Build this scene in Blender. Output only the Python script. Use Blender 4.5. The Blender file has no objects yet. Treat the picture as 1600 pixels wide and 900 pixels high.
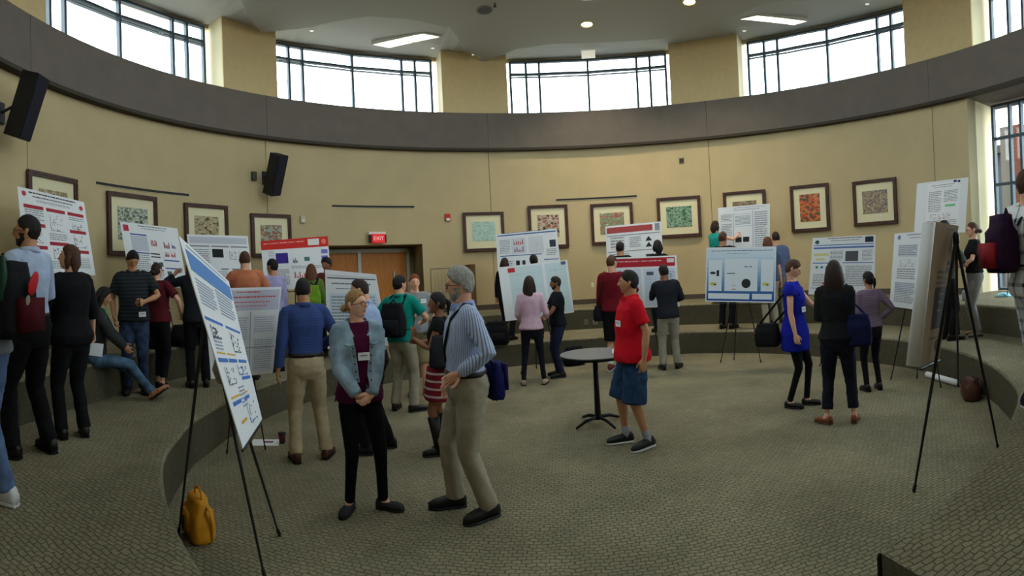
import bpy, bmesh, math, random
import numpy as np
from mathutils import Vector as V, Matrix, Quaternion
from mathutils.bvhtree import BVHTree
R = math.radians
rng = random.Random(7)
SC = bpy.context.scene
COL = SC.collection

# ------------------------------------------------------------------ camera
F, V0, PITCH, ROLL, EYE = 800.0, 415.0, 0.015, 0.048, 1.71
_M = Matrix(((math.cos(ROLL), 0, -math.sin(ROLL)), (0, 1, 0), (math.sin(ROLL), 0, math.cos(ROLL)))) @ \
     Matrix(((1, 0, 0), (0, math.cos(PITCH), math.sin(PITCH)), (0, -math.sin(PITCH), math.cos(PITCH))))
cam = bpy.data.cameras.new('camera')
camo = bpy.data.objects.new('camera', cam); COL.objects.link(camo)
right, fwd, up = V(_M[0]), V(_M[1]), V(_M[2])
camo.matrix_world = Matrix(((right.x, up.x, -fwd.x, 0), (right.y, up.y, -fwd.y, 0), (right.z, up.z, -fwd.z, EYE), (0, 0, 0, 1)))
cam.type = 'PANO'; cam.panorama_type = 'CENTRAL_CYLINDRICAL'
cam.central_cylindrical_range_u_min = -800 / F
cam.central_cylindrical_range_u_max = 800 / F
cam.central_cylindrical_range_v_min = -(900 - V0) / F
cam.central_cylindrical_range_v_max = V0 / F
cam.central_cylindrical_radius = 1.0
cam.clip_end = 200
SC.camera = camo

# ------------------------------------------------------------------ sky, lamps, exposure
SC.view_settings.view_transform = 'Standard'
SC.view_settings.look = 'None'
SC.view_settings.exposure = -0.1
SC.view_settings.gamma = 1.0
SC.view_settings.use_curve_mapping = False
SKY = 9.0
w = bpy.data.worlds.new('sky'); SC.world = w; w.use_nodes = True
nt = w.node_tree; nt.nodes.clear()
o_ = nt.nodes.new('ShaderNodeOutputWorld'); b_ = nt.nodes.new('ShaderNodeBackground')
tc = nt.nodes.new('ShaderNodeTexCoord'); sp = nt.nodes.new('ShaderNodeSeparateXYZ')
cr = nt.nodes.new('ShaderNodeValToRGB')
cr.color_ramp.elements[0].position = 0.46; cr.color_ramp.elements[0].color = (.34, .33, .30, 1)
cr.color_ramp.elements[1].position = 0.54; cr.color_ramp.elements[1].color = (.86, .94, 1.0, 1)
mr = nt.nodes.new('ShaderNodeMapRange'); mr.inputs[1].default_value = -1; mr.inputs[2].default_value = 1
nt.links.new(tc.outputs['Generated'], sp.inputs[0]); nt.links.new(sp.outputs[2], mr.inputs[0])
nt.links.new(mr.outputs[0], cr.inputs[0]); nt.links.new(cr.outputs[0], b_.inputs[0]); nt.links.new(b_.outputs[0], o_.inputs[0])
b_.inputs[1].default_value = SKY
COFFER = 1.1      # luminous panel in the middle of the ceiling
DOWNLIGHT = 55.0  # each recessed lamp, W

# ------------------------------------------------------------------ picture <-> place
def ray(px, py):
    th = (px - 800) / F; t = -(py - V0) / F
    d = _M.transposed() @ V((math.sin(th), math.cos(th), t))
    return d
def at(px, py, z):                      # the point of the level z seen at the pixel
    d = ray(px, py); s = (z - EYE) / d.z
    return V((d.x * s, d.y * s, z))
def pt(px, py, dist):                   # the point seen at the pixel at a horizontal distance
    d = ray(px, py); s = dist / math.hypot(d.x, d.y)
    return V((d.x * s, d.y * s, EYE + d.z * s))
CX, CY = 1.0, 5.65                      # the centre of the round room
def pol(r, deg, z=0):
    a = R(deg); return V((CX + r * math.sin(a), CY + r * math.cos(a), z))
def onwall(px, py, r):
    d = ray(px, py); a = d.x**2 + d.y**2; b = -2 * (d.x * CX + d.y * CY); c = CX * CX + CY * CY - r * r
    s = (-b + math.sqrt(b * b - 4 * a * c)) / (2 * a)
    x, y = s * d.x, s * d.y
    return math.degrees(math.atan2(x - CX, y - CY)), EYE + s * d.z

# ------------------------------------------------------------------ materials
MATS = {}
def srgb(c):
    return tuple(((v / 255) / 12.92 if v / 255 <= .04045 else ((v / 255 + .055) / 1.055) ** 2.4) for v in c)
def mat(name, col, rough=.8, metal=0, bump=0, bscale=60, emit=0, var=0, vscale=8, spec=.3, stretch=None):
    if name in MATS: return MATS[name]
    m = bpy.data.materials.new(name); m.use_nodes = True; n = m.node_tree; P = n.nodes['Principled BSDF']
    P.inputs['Base Color'].default_value = (*col, 1); P.inputs['Roughness'].default_value = rough
    P.inputs['Metallic'].default_value = metal; P.inputs['Specular IOR Level'].default_value = spec
    t = n.nodes.new('ShaderNodeTexCoord'); src = t.outputs['Object']
    if stretch:
        mp = n.nodes.new('ShaderNodeMapping'); mp.inputs['Scale'].default_value = stretch
        n.links.new(src, mp.inputs[0]); src = mp.outputs[0]
    if bump:
        nz = n.nodes.new('ShaderNodeTexNoise'); nz.inputs['Scale'].default_value = bscale; nz.inputs['Detail'].default_value = 3
        bp = n.nodes.new('ShaderNodeBump'); bp.inputs['Strength'].default_value = bump; bp.inputs['Distance'].default_value = .01
        n.links.new(src, nz.inputs[0]); n.links.new(nz.outputs[0], bp.inputs['Height']); n.links.new(bp.outputs[0], P.inputs['Normal'])
    if var:
        nz = n.nodes.new('ShaderNodeTexNoise'); nz.inputs['Scale'].default_value = vscale; nz.inputs['Detail'].default_value = 4
        mx = n.nodes.new('ShaderNodeMix'); mx.data_type = 'RGBA'
        rr = n.nodes.new('ShaderNodeMapRange'); rr.inputs[1].default_value = .35; rr.inputs[2].default_value = .65
        n.links.new(src, nz.inputs[0]); n.links.new(nz.outputs[0], rr.inputs[0]); n.links.new(rr.outputs[0], mx.inputs[0])
        mx.inputs[6].default_value = (*[c * (1 - var) for c in col], 1); mx.inputs[7].default_value = (*[min(1, c * (1 + var)) for c in col], 1)
        n.links.new(mx.outputs[2], P.inputs['Base Color'])
    if emit:
        P.inputs['Emission Color'].default_value = (*col, 1); P.inputs['Emission Strength'].default_value = emit
    MATS[name] = m; return m
def cloth(name, rgb, **k):
    k.setdefault('bump', .35); k.setdefault('bscale', 22); k.setdefault('var', .10); k.setdefault('vscale', 9)
    return mat(name, srgb(rgb), rough=.92, spec=.12, **k)
def stripes(name, rgb1, rgb2, axis=0, scale=60, width=.5, axis2=None, bump=.3):
    if name in MATS: return MATS[name]
    m = cloth(name, rgb1, bump=bump, var=0); n = m.node_tree; P = n.nodes['Principled BSDF']
    t = n.nodes.new('ShaderNodeTexCoord'); s = n.nodes.new('ShaderNodeSeparateXYZ'); n.links.new(t.outputs['Object'], s.inputs[0])
    def band(ax):
        a = n.nodes.new('ShaderNodeMath'); a.operation = 'MULTIPLY'; a.inputs[1].default_value = scale
        if ax == 'a':      # round the body
            q = n.nodes.new('ShaderNodeMath'); q.operation = 'ARCTAN2'; n.links.new(s.outputs[0], q.inputs[0]); n.links.new(s.outputs[1], q.inputs[1]); n.links.new(q.outputs[0], a.inputs[0])
        else: n.links.new(s.outputs[ax], a.inputs[0])
        f = n.nodes.new('ShaderNodeMath'); f.operation = 'FRACT'; n.links.new(a.outputs[0], f.inputs[0])
        g = n.nodes.new('ShaderNodeMath'); g.operation = 'LESS_THAN'; g.inputs[1].default_value = width; n.links.new(f.outputs[0], g.inputs[0])
        return g.outputs[0]
    fac = band(axis)
    if axis2 is not None:
        h = n.nodes.new('ShaderNodeMath'); h.operation = 'ADD'; h.use_clamp = False
        n.links.new(fac, h.inputs[0]); n.links.new(band(axis2), h.inputs[1])
        k = n.nodes.new('ShaderNodeMath'); k.operation = 'MULTIPLY'; k.inputs[1].default_value = .5; n.links.new(h.outputs[0], k.inputs[0]); fac = k.outputs[0]
    mx = n.nodes.new('ShaderNodeMix'); mx.data_type = 'RGBA'; mx.inputs[6].default_value = (*srgb(rgb1), 1); mx.inputs[7].default_value = (*srgb(rgb2), 1)
    n.links.new(fac, mx.inputs[0]); n.links.new(mx.outputs[2], P.inputs['Base Color'])
    return m
def carpet(name, c1, c2, bs=.6, cyl=False):
    m = bpy.data.materials.new(name); m.use_nodes = True; n = m.node_tree; P = n.nodes['Principled BSDF']
    P.inputs['Roughness'].default_value = .97; P.inputs['Specular IOR Level'].default_value = .05
    t = n.nodes.new('ShaderNodeTexCoord')
    nz = n.nodes.new('ShaderNodeTexNoise'); nz.inputs['Scale'].default_value = 9; nz.inputs['Detail'].default_value = 2
    mp = n.nodes.new('ShaderNodeMix'); mp.data_type = 'RGBA'; mp.blend_type = 'LINEAR_LIGHT'; mp.inputs[0].default_value = .03
    n.links.new(t.outputs['Object'], nz.inputs[0]); n.links.new(t.outputs['Object'], mp.inputs[6]); n.links.new(nz.outputs[1], mp.inputs[7])
    br = n.nodes.new('ShaderNodeTexBrick'); br.inputs['Scale'].default_value = 1.0
    br.inputs['Brick Width'].default_value = .058; br.inputs['Row Height'].default_value = .034; br.inputs['Mortar Size'].default_value = .005
    br.inputs['Mortar Smooth'].default_value = .9; br.inputs['Color1'].default_value = (*c1, 1); br.inputs['Color2'].default_value = (*[c * 1.18 for c in c1], 1)
    br.inputs['Mortar'].default_value = (*c2, 1)
    rot = n.nodes.new('ShaderNodeMapping'); rot.inputs['Rotation'].default_value = (R(90) if cyl else 0, 0, R(6))
    n.links.new(mp.outputs[2], rot.inputs[0]); n.links.new(rot.outputs[0], br.inputs[0])
    fz = n.nodes.new('ShaderNodeTexNoise'); fz.inputs['Scale'].default_value = 140
    big = n.nodes.new('ShaderNodeTexNoise'); big.inputs['Scale'].default_value = 1.3; big.inputs['Detail'].default_value = 5
    rr = n.nodes.new('ShaderNodeMapRange'); rr.inputs[1].default_value = .3; rr.inputs[2].default_value = .7; rr.inputs[3].default_value = .78; rr.inputs[4].default_value = 1.15
    n.links.new(t.outputs['Object'], fz.inputs[0]); n.links.new(t.outputs['Object'], big.inputs[0]); n.links.new(big.outputs[0], rr.inputs[0])
    mu = n.nodes.new('ShaderNodeMix'); mu.data_type = 'RGBA'; mu.blend_type = 'MULTIPLY'; mu.inputs[0].default_value = 1
    n.links.new(br.outputs[0], mu.inputs[6]); n.links.new(rr.outputs[0], mu.inputs[7])
    m2 = n.nodes.new('ShaderNodeMix'); m2.data_type = 'RGBA'; m2.blend_type = 'OVERLAY'; m2.inputs[0].default_value = .6
    n.links.new(mu.outputs[2], m2.inputs[6]); n.links.new(fz.outputs[0], m2.inputs[7]); n.links.new(m2.outputs[2], P.inputs['Base Color'])
    inv = n.nodes.new('ShaderNodeMath'); inv.operation = 'SUBTRACT'; inv.inputs[0].default_value = 1; n.links.new(br.outputs['Fac'], inv.inputs[1])
    ad = n.nodes.new('ShaderNodeMath'); ad.operation = 'MULTIPLY_ADD'; ad.inputs[1].default_value = .25
    n.links.new(fz.outputs[0], ad.inputs[0]); n.links.new(inv.outputs[0], ad.inputs[2])
    bp = n.nodes.new('ShaderNodeBump'); bp.inputs['Strength'].default_value = bs; bp.inputs['Distance'].default_value = .012
    n.links.new(ad.outputs[0], bp.inputs['Height']); n.links.new(bp.outputs[0], P.inputs['Normal'])
    MATS[name] = m; return m
def artwork(name, cols, scale=6, seed=0):
    m = bpy.data.materials.new(name); m.use_nodes = True; n = m.node_tree; P = n.nodes['Principled BSDF']; P.inputs['Roughness'].default_value = .25
    t = n.nodes.new('ShaderNodeTexCoord'); mp = n.nodes.new('ShaderNodeMapping'); mp.inputs['Location'].default_value = (seed * 3.1, seed, seed * 1.7); mp.inputs['Scale'].default_value = (1, 1, 1.6)
    nz = n.nodes.new('ShaderNodeTexNoise'); nz.inputs['Scale'].default_value = scale; nz.inputs['Detail'].default_value = 10; nz.inputs['Distortion'].default_value = .35
    rp = n.nodes.new('ShaderNodeValToRGB'); e = rp.color_ramp.elements
    rp.color_ramp.interpolation = 'CONSTANT'
    rp.color_ramp.interpolation = 'LINEAR'; k = len(cols)
    for i in range(k - 2): e.new(.5)
    for i, c in enumerate(cols):
        e[i].position = 0 if i == 0 else .33 + .34 * (i / (k - 1)); e[i].color = (*srgb(c), 1)
    n.links.new(t.outputs['Object'], mp.inputs[0]); n.links.new(mp.outputs[0], nz.inputs[0]); n.links.new(nz.outputs[0], rp.inputs[0]); n.links.new(rp.outputs[0], P.inputs['Base Color'])
    return m
def glass_mat():
    m = bpy.data.materials.new('window_glass'); m.use_nodes = True; n = m.node_tree; n.nodes.remove(n.nodes['Principled BSDF'])
    tr = n.nodes.new('ShaderNodeBsdfTransparent'); gl = n.nodes.new('ShaderNodeBsdfGlossy'); gl.inputs['Roughness'].default_value = .03
    lw = n.nodes.new('ShaderNodeLayerWeight'); lw.inputs[0].default_value = .5; mx = n.nodes.new('ShaderNodeMixShader')
    pw = n.nodes.new('ShaderNodeMath'); pw.operation = 'POWER'; pw.inputs[1].default_value = 5; n.links.new(lw.outputs['Facing'], pw.inputs[0])
    fr = n.nodes.new('ShaderNodeMath'); fr.operation = 'MULTIPLY_ADD'; fr.inputs[1].default_value = .6; fr.inputs[2].default_value = .03; n.links.new(pw.outputs[0], fr.inputs[0])
    tr.inputs[0].default_value = (.93, .97, .97, 1)
    n.links.new(fr.outputs[0], mx.inputs[0]); n.links.new(tr.outputs[0], mx.inputs[1]); n.links.new(gl.outputs[0], mx.inputs[2])
    n.links.new(mx.outputs[0], n.nodes['Material Output'].inputs[0]); return m
GLASS = glass_mat()

# ------------------------------------------------------------------ mesh helpers
class MB:
    def __init__(s): s.v = []; s.f = []; s.m = []
    def add(s, vs, fs, mi=0):
        o = len(s.v); s.v += [tuple(v) for v in vs]; s.f += [tuple(i + o for i in f) for f in fs]; s.m += [mi] * len(fs); return s
    def box(s, c, h, mx=None, mi=0, bev=0):
        vs = []
        for sx in (-1, 1):
            for sy in (-1, 1):
                for sz in (-1, 1):
                    p = V((sx * h[0], sy * h[1], sz * h[2])); vs.append((mx @ p if mx else p) + V(c))
        return s.add(vs, [(0, 1, 3, 2), (4, 6, 7, 5), (0, 4, 5, 1), (2, 3, 7, 6), (0, 2, 6, 4), (1, 5, 7, 3)], mi)
    def hexa(s, lo, hi, mi=0):            # four lower, four upper corners
        return s.add(list(lo) + list(hi), [(3, 2, 1, 0), (4, 5, 6, 7), (0, 1, 5, 4), (1, 2, 6, 5), (2, 3, 7, 6), (3, 0, 4, 7)], mi)
    def tube(s, pts, rad, n=8, cap='round', mi=0, up=None):
        vs, fs = tube(pts, rad, n, cap, up); return s.add(vs, fs, mi)
    def mesh(s, name):
        me = bpy.data.meshes.new(name); me.from_pydata([tuple(v) for v in s.v], [], s.f)
        if any(s.m): me.polygons.foreach_set('material_index', s.m)
        me.update(); return me
def tube(pts, rad, n=8, cap='round', up=None):
    pts = [V(p) for p in pts]; k = len(pts)
    rad = [(r, r) if not isinstance(r, (tuple, list)) else tuple(r) for r in (rad if isinstance(rad, (list, tuple)) else [rad] * k)]
    tang = []
    for i in range(k):
        a = pts[max(0, i - 1)]; b = pts[min(k - 1, i + 1)]; d = (b - a); tang.append(d.normalized() if d.length > 1e-9 else V((0, 0, 1)))
    u0 = V(up) if up is not None else (V((1, 0, 0)) if abs(tang[0].x) < .8 else V((0, 1, 0)))
    rings = []
    def ring(c, t, u, a, b):
        u = (u - t * u.dot(t)).normalized(); v = t.cross(u)
        return [c + u * (a * math.cos(2 * math.pi * j / n)) + v * (b * math.sin(2 * math.pi * j / n)) for j in range(n)], u
    u = u0; seq = []
    if cap == 'round':
        for q in (.15, .6):
            a = math.acos(q) if False else 0
            seq.append((pts[0] - tang[0] * rad[0][0] * math.sqrt(1 - q * q), tang[0], (rad[0][0] * q, rad[0][1] * q)))
    for i in range(k): seq.append((pts[i], tang[i], rad[i]))
    if cap == 'round':
        for q in (.6, .15): seq.append((pts[-1] + tang[-1] * rad[-1][0] * math.sqrt(1 - q * q), tang[-1], (rad[-1][0] * q, rad[-1][1] * q)))
    vs = []
    for c, t, r in seq:
        rg, u = ring(c, t, u, r[0], r[1]); vs += rg
    fs = []
    m = len(seq)
    for i in range(m - 1):
        for j in range(n):
            a = i * n + j; b = i * n + (j + 1) % n; fs.append((a, b, b + n, a + n))
    fs.append(tuple(reversed(range(n)))); fs.append(tuple(range((m - 1) * n, m * n)))
    return vs, fs
def link(name, me, m=None, parent=None, smooth=False, loc=None, rotz=0):
    o = bpy.data.objects.new(name, me); COL.objects.link(o)
    if m is not None:
        for q in (m if isinstance(m, (list, tuple)) else [m]): me.materials.append(q)
    if smooth: me.polygons.foreach_set('use_smooth', [True] * len(me.polygons))
    if parent: o.parent = parent
    if loc is not None: o.location = loc
    o.rotation_euler.z = rotz
    return o
def obj(name, mb, m, parent=None, smooth=False, **k): return link(name, mb.mesh(name), m, parent, smooth, **k)
def tag(o, label, cat, group=None, kind=None):
    if label: o['label'] = label
    if cat: o['category'] = cat
    if group: o['group'] = group
    if kind: o['kind'] = kind
    return o
def thing(name, label, cat, loc=(0, 0, 0), rotz=0, group=None):
    o = bpy.data.objects.new(name, None); COL.objects.link(o); o.empty_display_size = .1
    o.location = loc; o.rotation_euler.z = rotz; return tag(o, label, cat, group)
def struct(name, mb, m, parent=None, smooth=False):
    o = obj(name, mb, m, parent, smooth)
    if not parent: o['kind'] = 'structure'
    return o
def arc(mb, r0, r1, a0, a1, z0, z1, step=3.0, mi=0):   # a solid ring sector
    k = max(1, int(math.ceil((a1 - a0) / step))); full = a1 - a0 >= 359.9
    vs = []; fs = []
    for i in range(k + 1):
        a = a0 + (a1 - a0) * i / k
        vs += [pol(r0, a, z0), pol(r1, a, z0), pol(r1, a, z1), pol(r0, a, z1)]
    for i in range(k):
        b = i * 4; c = b + 4
        for j in range(4):
            fs.append((b + j, b + (j + 1) % 4, c + (j + 1) % 4, c + j))
    if not full: fs.append((0, 3, 2, 1)); fs.append((k * 4, k * 4 + 1, k * 4 + 2, k * 4 + 3))
    mb.add(vs, fs, mi); return mb
def rotm(axis, deg): return Matrix.Rotation(R(deg), 3, axis)
# ------------------------------------------------------------------ the round room
M_WALL = mat('beige_wall', srgb((190, 172, 135)), .9, bump=.08, bscale=300, var=.03, vscale=2)
M_PIER = mat('tan_pier', srgb((208, 184, 138)), .9, var=.03)
M_REV = mat('cream_reveal', srgb((226, 216, 178)), .9)
M_BAND = mat('charcoal_band', srgb((106, 97, 90)), .75, var=.05, vscale=3)
M_LIP = mat('band_lip', srgb((62, 56, 48)), .8)
M_CEIL = mat('ceiling_paint', srgb((176, 177, 172)), .95)
M_CARP = carpet('floor_carpet', srgb((128, 122, 102)), srgb((98, 92, 74)))
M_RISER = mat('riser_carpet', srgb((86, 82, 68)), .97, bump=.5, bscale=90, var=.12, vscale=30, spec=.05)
M_BASE = mat('dark_base', srgb((84, 72, 66)), .6)
M_FRAME = mat('window_metal', srgb((78, 90, 100)), .5, metal=.2)
Z1, Z2, RP, R2, RW = .42, .86, 4.15, 5.4, 6.95

mb = MB(); n = 96
vs = [pol(9.5, 360 * i / n, 0) for i in range(n)]; mb.add(vs, [tuple(reversed(range(n)))])
vs2 = [pol(9.5, 360 * i / n, -.2) for i in range(n)]; mb.add(vs2, [tuple(range(n))])
struct('floor', mb, M_CARP)
# tiers end at the aisle in which the photographer stands
PITR = [(-180, 4.4), (-150, 4.42), (-130, 4.38), (-115, 4.28), (-104, 4.18), (-90, 4.1), (-45, 4.0), (-2, 3.92), (20, 4.1), (35, 4.3), (52, 4.35), (75, 4.25), (95, 4.28), (110, 4.25), (135, 4.18), (150, 4.05), (165, 3.97), (180, 3.95)]
def pitr(a):
    a = (a + 180) % 360 - 180
    for (a0, r0), (a1, r1) in zip(PITR, PITR[1:]):
        if a0 <= a <= a1:
            t = (a - a0) / (a1 - a0); t = t * t * (3 - 2 * t); return r0 + (r1 - r0) * t
    return 4.1
TIR = [(-180, 6.15), (-135, 6.1), (-125, 5.95), (-115, 5.7), (-106, 5.53), (-92, 5.45), (-75, 5.4), (180, 5.4)]
def tierr(a):
    a = (a + 180) % 360 - 180
    for (a0, r0), (a1, r1) in zip(TIR, TIR[1:]):
        if a0 <= a <= a1: return r0 + (r1 - r0) * (a - a0) / (a1 - a0)
def tier(name, r0, r1, z0, z1, xl, xr):
    # ring sector whose ends are straight aisle walls x = xl and x = xr
    def ang(r, x): return math.degrees(math.atan2(x - CX, -math.sqrt(r * r - (x - CX) ** 2)))
    top = MB(); side = MB(); k = 110
    aR0, aR1 = ang(r0, xr), ang(r1, xr)          # right: positive angles near 180
    aL0, aL1 = ang(r0, xl), ang(r1, xl)
    if aL0 > 0: aL0 -= 360
    if aL1 > 0: aL1 -= 360
    rf = (lambda a: pitr(a) + (r0 - RP)) if r0 < 5 else tierr
    out = [pol(r1, aL1 + (aR1 - aL1) * i / k, z1) for i in range(k + 1)]
    bev = .03
    inb = [pol(rf(aL0 + (aR0 - aL0) * i / k) + bev, aL0 + (aR0 - aL0) * i / k, z1) for i in range(k + 1)]
    vs = inb + out; fs = [(i, i + k + 1, i + k + 2, i + 1) for i in range(k)]
    top.add(vs, fs)
    # soft carpeted nosing
    ring = [inb]
    for q in (30, 60, 90):
        ring.append([pol(rf(aL0 + (aR0 - aL0) * i / k) + bev - bev * math.sin(R(q)), aL0 + (aR0 - aL0) * i / k, z1 - bev + bev * math.cos(R(q))) for i in range(k + 1)])
    for a, b in zip(ring, ring[1:]): top.add(a + b, [(i + 1, i + k + 2, i + k + 1, i) for i in range(k)])
    lo = [V((p.x, p.y, z0)) for p in ring[-1]]
    side.add(ring[-1] + lo, [(i + 1, i + k + 2, i + k + 1, i) for i in range(k)])
    for (p, q) in ((inb[0], out[0]), (inb[-1], out[-1])):
        side.add([p, q, V((q.x, q.y, z0)), V((p.x, p.y, z0))], [(0, 1, 2, 3)])
    side.add([V((p.x, p.y, z0)) for p in out] + out, [(i, i + 1, i + k + 2, i + k + 1) for i in range(k)])
    t = struct(name, top, M_CARP, smooth=False)
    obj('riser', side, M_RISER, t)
tier('floor_tier', RP, 8.0, 0, Z1, -1.0, 1.42)
tier('floor_tier', R2, 8.0, Z1, Z2, -1.0, 1.42)

# ---- lower wall in 45 degree panels with open joints, door recess and tall window left out
SEAM = [-147, -102, -57, -12, 33, 78, 123, 168]
DA0, DA1, DZ = -47.3, -26.3, 2.50
WA0, WA1 = 84.8, 118.0
wall = MB(); arc(wall, RW + .05, RW + .3, -180, 180, -.1, 0, 6)
w_o = struct('wall_round', wall, M_WALL)
J = .06
def panel(a0, a1, z0=0, z1=4.75):
    b = MB(); arc(b, RW, RW + .3, a0, a1, z0, z1, 3); obj('wall_panel', b, M_WALL, w_o)
segs = []
for i, a in enumerate(SEAM):
    b = SEAM[(i + 1) % 8]; b = b if b > a else b + 360
    segs.append((a + J, b - J))
for a, b in segs:
    if a < DA0 < b:
        panel(a, DA0); panel(DA0, DA1, DZ); panel(DA1, b)
    elif a < WA0 < b:
        panel(a, WA0); panel(WA1, b)
    else: panel(a, b)
b = MB(); arc(b, RW + .02, RW + .28, -180, DA0 - .1, 0, 4.7, 6); arc(b, RW + .02, RW + .28, DA1 + .1, WA0 - .1, 0, 4.7, 6); arc(b, RW + .02, RW + .28, WA1 + .1, 180, 0, 4.7, 6)
obj('joint_backing', b, mat('joint', srgb((120, 104, 76)), .95), w_o)
b = MB(); arc(b, RW - .02, RW + .01, -175, DA0 - .2, Z2, Z2 + .12, 3); struct('baseboard_left', b, M_BASE)
b = MB(); arc(b, RW - .02, RW + .01, DA1 + .2, WA0, Z2, Z2 + .12, 3); struct('baseboard_right', b, M_BASE)
# ---- charcoal band round the room, in eight sheets, with a dark lip
bo = struct('trim_1', arc(MB(), 6.9, 8.1, -180, 180, 4.72, 5.58, 3), M_BAND); bo['label'] = 'charcoal band running round the room under the high windows'
for a, c in segs:
    b = MB(); arc(b, 6.85, 6.9, a - J + .03, c + J - .03, 4.76, 5.62, 3); obj('band_sheet', b, M_BAND, bo)
b = MB(); arc(b, 6.81, 6.95, -180, 180, 4.70, 4.76, 3); obj('lower_lip', b, M_LIP, bo)
# ---- piers and high windows
WC = [-80.5, -37.0, 9.2, 56.0, 102.0, 147.0, 193.0, 236.5]; HW = 15.3
po = struct('wall_upper', arc(MB(), 7.66, 7.74, -180, 180, 7.2, 7.9, 3), M_WALL)
HEAD = 7.20
for i, c in enumerate(WC):
    nx = WC[(i + 1) % 8]; nx = nx if nx > c else nx + 360
    a0, a1 = c + HW + 1.2, nx - HW - 1.2
    b = MB(); arc(b, 7.1, 7.14, a0, a1, 5.58, 7.6, 2); obj('pier_face', b, M_PIER, po)
    b = MB(); arc(b, 7.141, 7.9, a0, a1, 5.58, 7.6, 2); obj('pier', b, M_REV, po)
OFF = [-15.3, -12.2, -9.6, 0, 9.6, 12.2, 15.3]
def win(name, angs, z0, z1, transoms, r=7.62, label=None):
    root = MB(); hw = .028
    def post(b, a, z0, z1, w=hw, d=.05):
        p = pol(r, a); m = rotm('Z', -a); b.box((p.x, p.y, (z0 + z1) / 2), (w, d, (z1 - z0) / 2), m)
    def rail(b, a0, a1, z, h=.025, d=.045):
        arc(b, r - d, r + d, a0, a1, z - h, z + h, 40)
    rail(root, angs[0], angs[-1], z0 + .03); 
    wo = struct(name, root, M_FRAME)
    if label: wo['label'] = label
    for i, a in enumerate(angs):
        b = MB(); post(b, a, z0, z1); obj('mullion', b, M_FRAME, wo)
    zs = [z0] + transoms + [z1]
    for q in range(len(angs) - 1):
        for z in transoms + [z1 - .02]:
            b = MB(); rail(b, angs[q] + .15, angs[q + 1] - .15, z); obj('transom', b, M_FRAME, wo)
        for k in range(len(zs) - 1):
            b = MB(); arc(b, r - .006, r + .006, angs[q] + .1, angs[q + 1] - .1, zs[k] + .02, zs[k + 1] - .02, 40); obj('pane', b, GLASS, wo)
    return wo
for i, c in enumerate(WC):
    win('window_%d' % (i + 1), [c + o for o in OFF], 5.6, HEAD, [6.86])
    b = MB(); arc(b, 7.58, 7.66, c - HW, c + HW, 6.775, 6.79, 10); obj('blind_rail', b, M_FRAME, bpy.data.objects['window_%d' % (i + 1)])
# ---- tall window at the right
win('window_9', [86.3, 89.3, 91.3, 94.3, 101, 108, 111, 114, 117], Z2 + .02, 4.66, [3.05, 2.18, 3.98], label='tall window wall at the right edge, reaching the upper tier')
b = MB(); b.hexa([pol(RW + .001, WA0, Z2), pol(8.05, WA0, Z2), pol(8.05, WA0 - 3, Z2), pol(RW + .3, WA0 - 3, Z2)],
                 [pol(RW + .001, WA0, 4.72), pol(8.05, WA0, 4.72), pol(8.05, WA0 - 3, 4.72), pol(RW + .3, WA0 - 3, 4.72)])
struct('trim_2', b, M_REV)
b = MB(); arc(b, RW, 8.0, WA1, WA1 + 2, 0, 4.7, 3); struct('trim_3', b, M_REV)
# ---- ceiling: flat middle with coffer, and a raised bay before each window
RE = [(-147, 7.1), (-140, 6.0), (-120, 5.5), (-108, 6.0), (-102, 7.1), (-97, 6.3), (-85, 5.6), (-68, 5.9), (-57, 6.95), (-51, 6.45), (-46, 5.9), (-41, 5.5), (-32, 5.35), (-22, 5.5), (-12, 7.15), (-5.6, 6.4), (2, 6.15), (24.8, 6.3), (33, 6.05), (49, 5.58), (62, 5.6), (74, 6.2), (78, 6.4), (90, 5.8), (110, 5.8), (123, 7), (130, 6), (160, 6), (168, 7), (175, 6), (200, 5.8), (213, 7.1)]
def rex(a):
    for (a0, r0), (a1, r1) in zip(RE, RE[1:]):
        if a0 <= a <= a1: return r0 + (r1 - r0) * (a - a0) / (a1 - a0)
    return 7
ZC = 7.0
angs = sorted(set([a for a, _ in RE] + [-147 + 3 * i for i in range(121)]))
mbc = MB(); mbb = MB(); RC = 4.35
def octr(a):
    q = ((a + 12 + 22.5) % 45) - 22.5; return RC * math.cos(R(22.5)) / math.cos(R(q))
for a0, a1 in zip(angs, angs[1:]):
    m0, m1 = max(octr(a0) + .05, rex(a0)), max(octr(a1) + .05, rex(a1))
    mbc.add([pol(octr(a0), a0, ZC), pol(octr(a1), a1, ZC), pol(m1, a1, ZC), pol(m0, a0, ZC)], [(0, 1, 2, 3)])
    mbb.add([pol(m0, a0, ZC), pol(m1, a1, ZC), pol(m1, a1, ZC + .10), pol(m0, a0, ZC + .10)], [(0, 1, 2, 3)])
    mbb.add([pol(m0, a0, ZC + .10), pol(m1, a1, ZC + .10), pol(7.7, a1, 7.28), pol(7.7, a0, 7.28)], [(0, 1, 2, 3)])
    mbc.add([pol(octr(a0), a0, ZC), pol(octr(a1), a1, ZC), pol(octr(a1), a1, ZC + .5), pol(octr(a0), a0, ZC + .5)], [(0, 1, 2, 3)])
co = struct('ceiling', mbc, M_CEIL)
obj('window_bays', mbb, M_CEIL, co)
b = MB(); vs = [pol(RC + .6, -12 + 45 * i, ZC + .5) for i in range(8)]; b.add(vs, [tuple(range(8))]); obj('luminous_coffer', b, mat('coffer_light', (.88, 1, .97), emit=COFFER), co)
b = MB(); arc(b, .01, 8.4, -180, 180, 7.9, 8.0, 6); obj('light_blocking_roof', b, M_CEIL, co)  # unseen disc over the ceiling, added to block sky light leaking in
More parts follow.
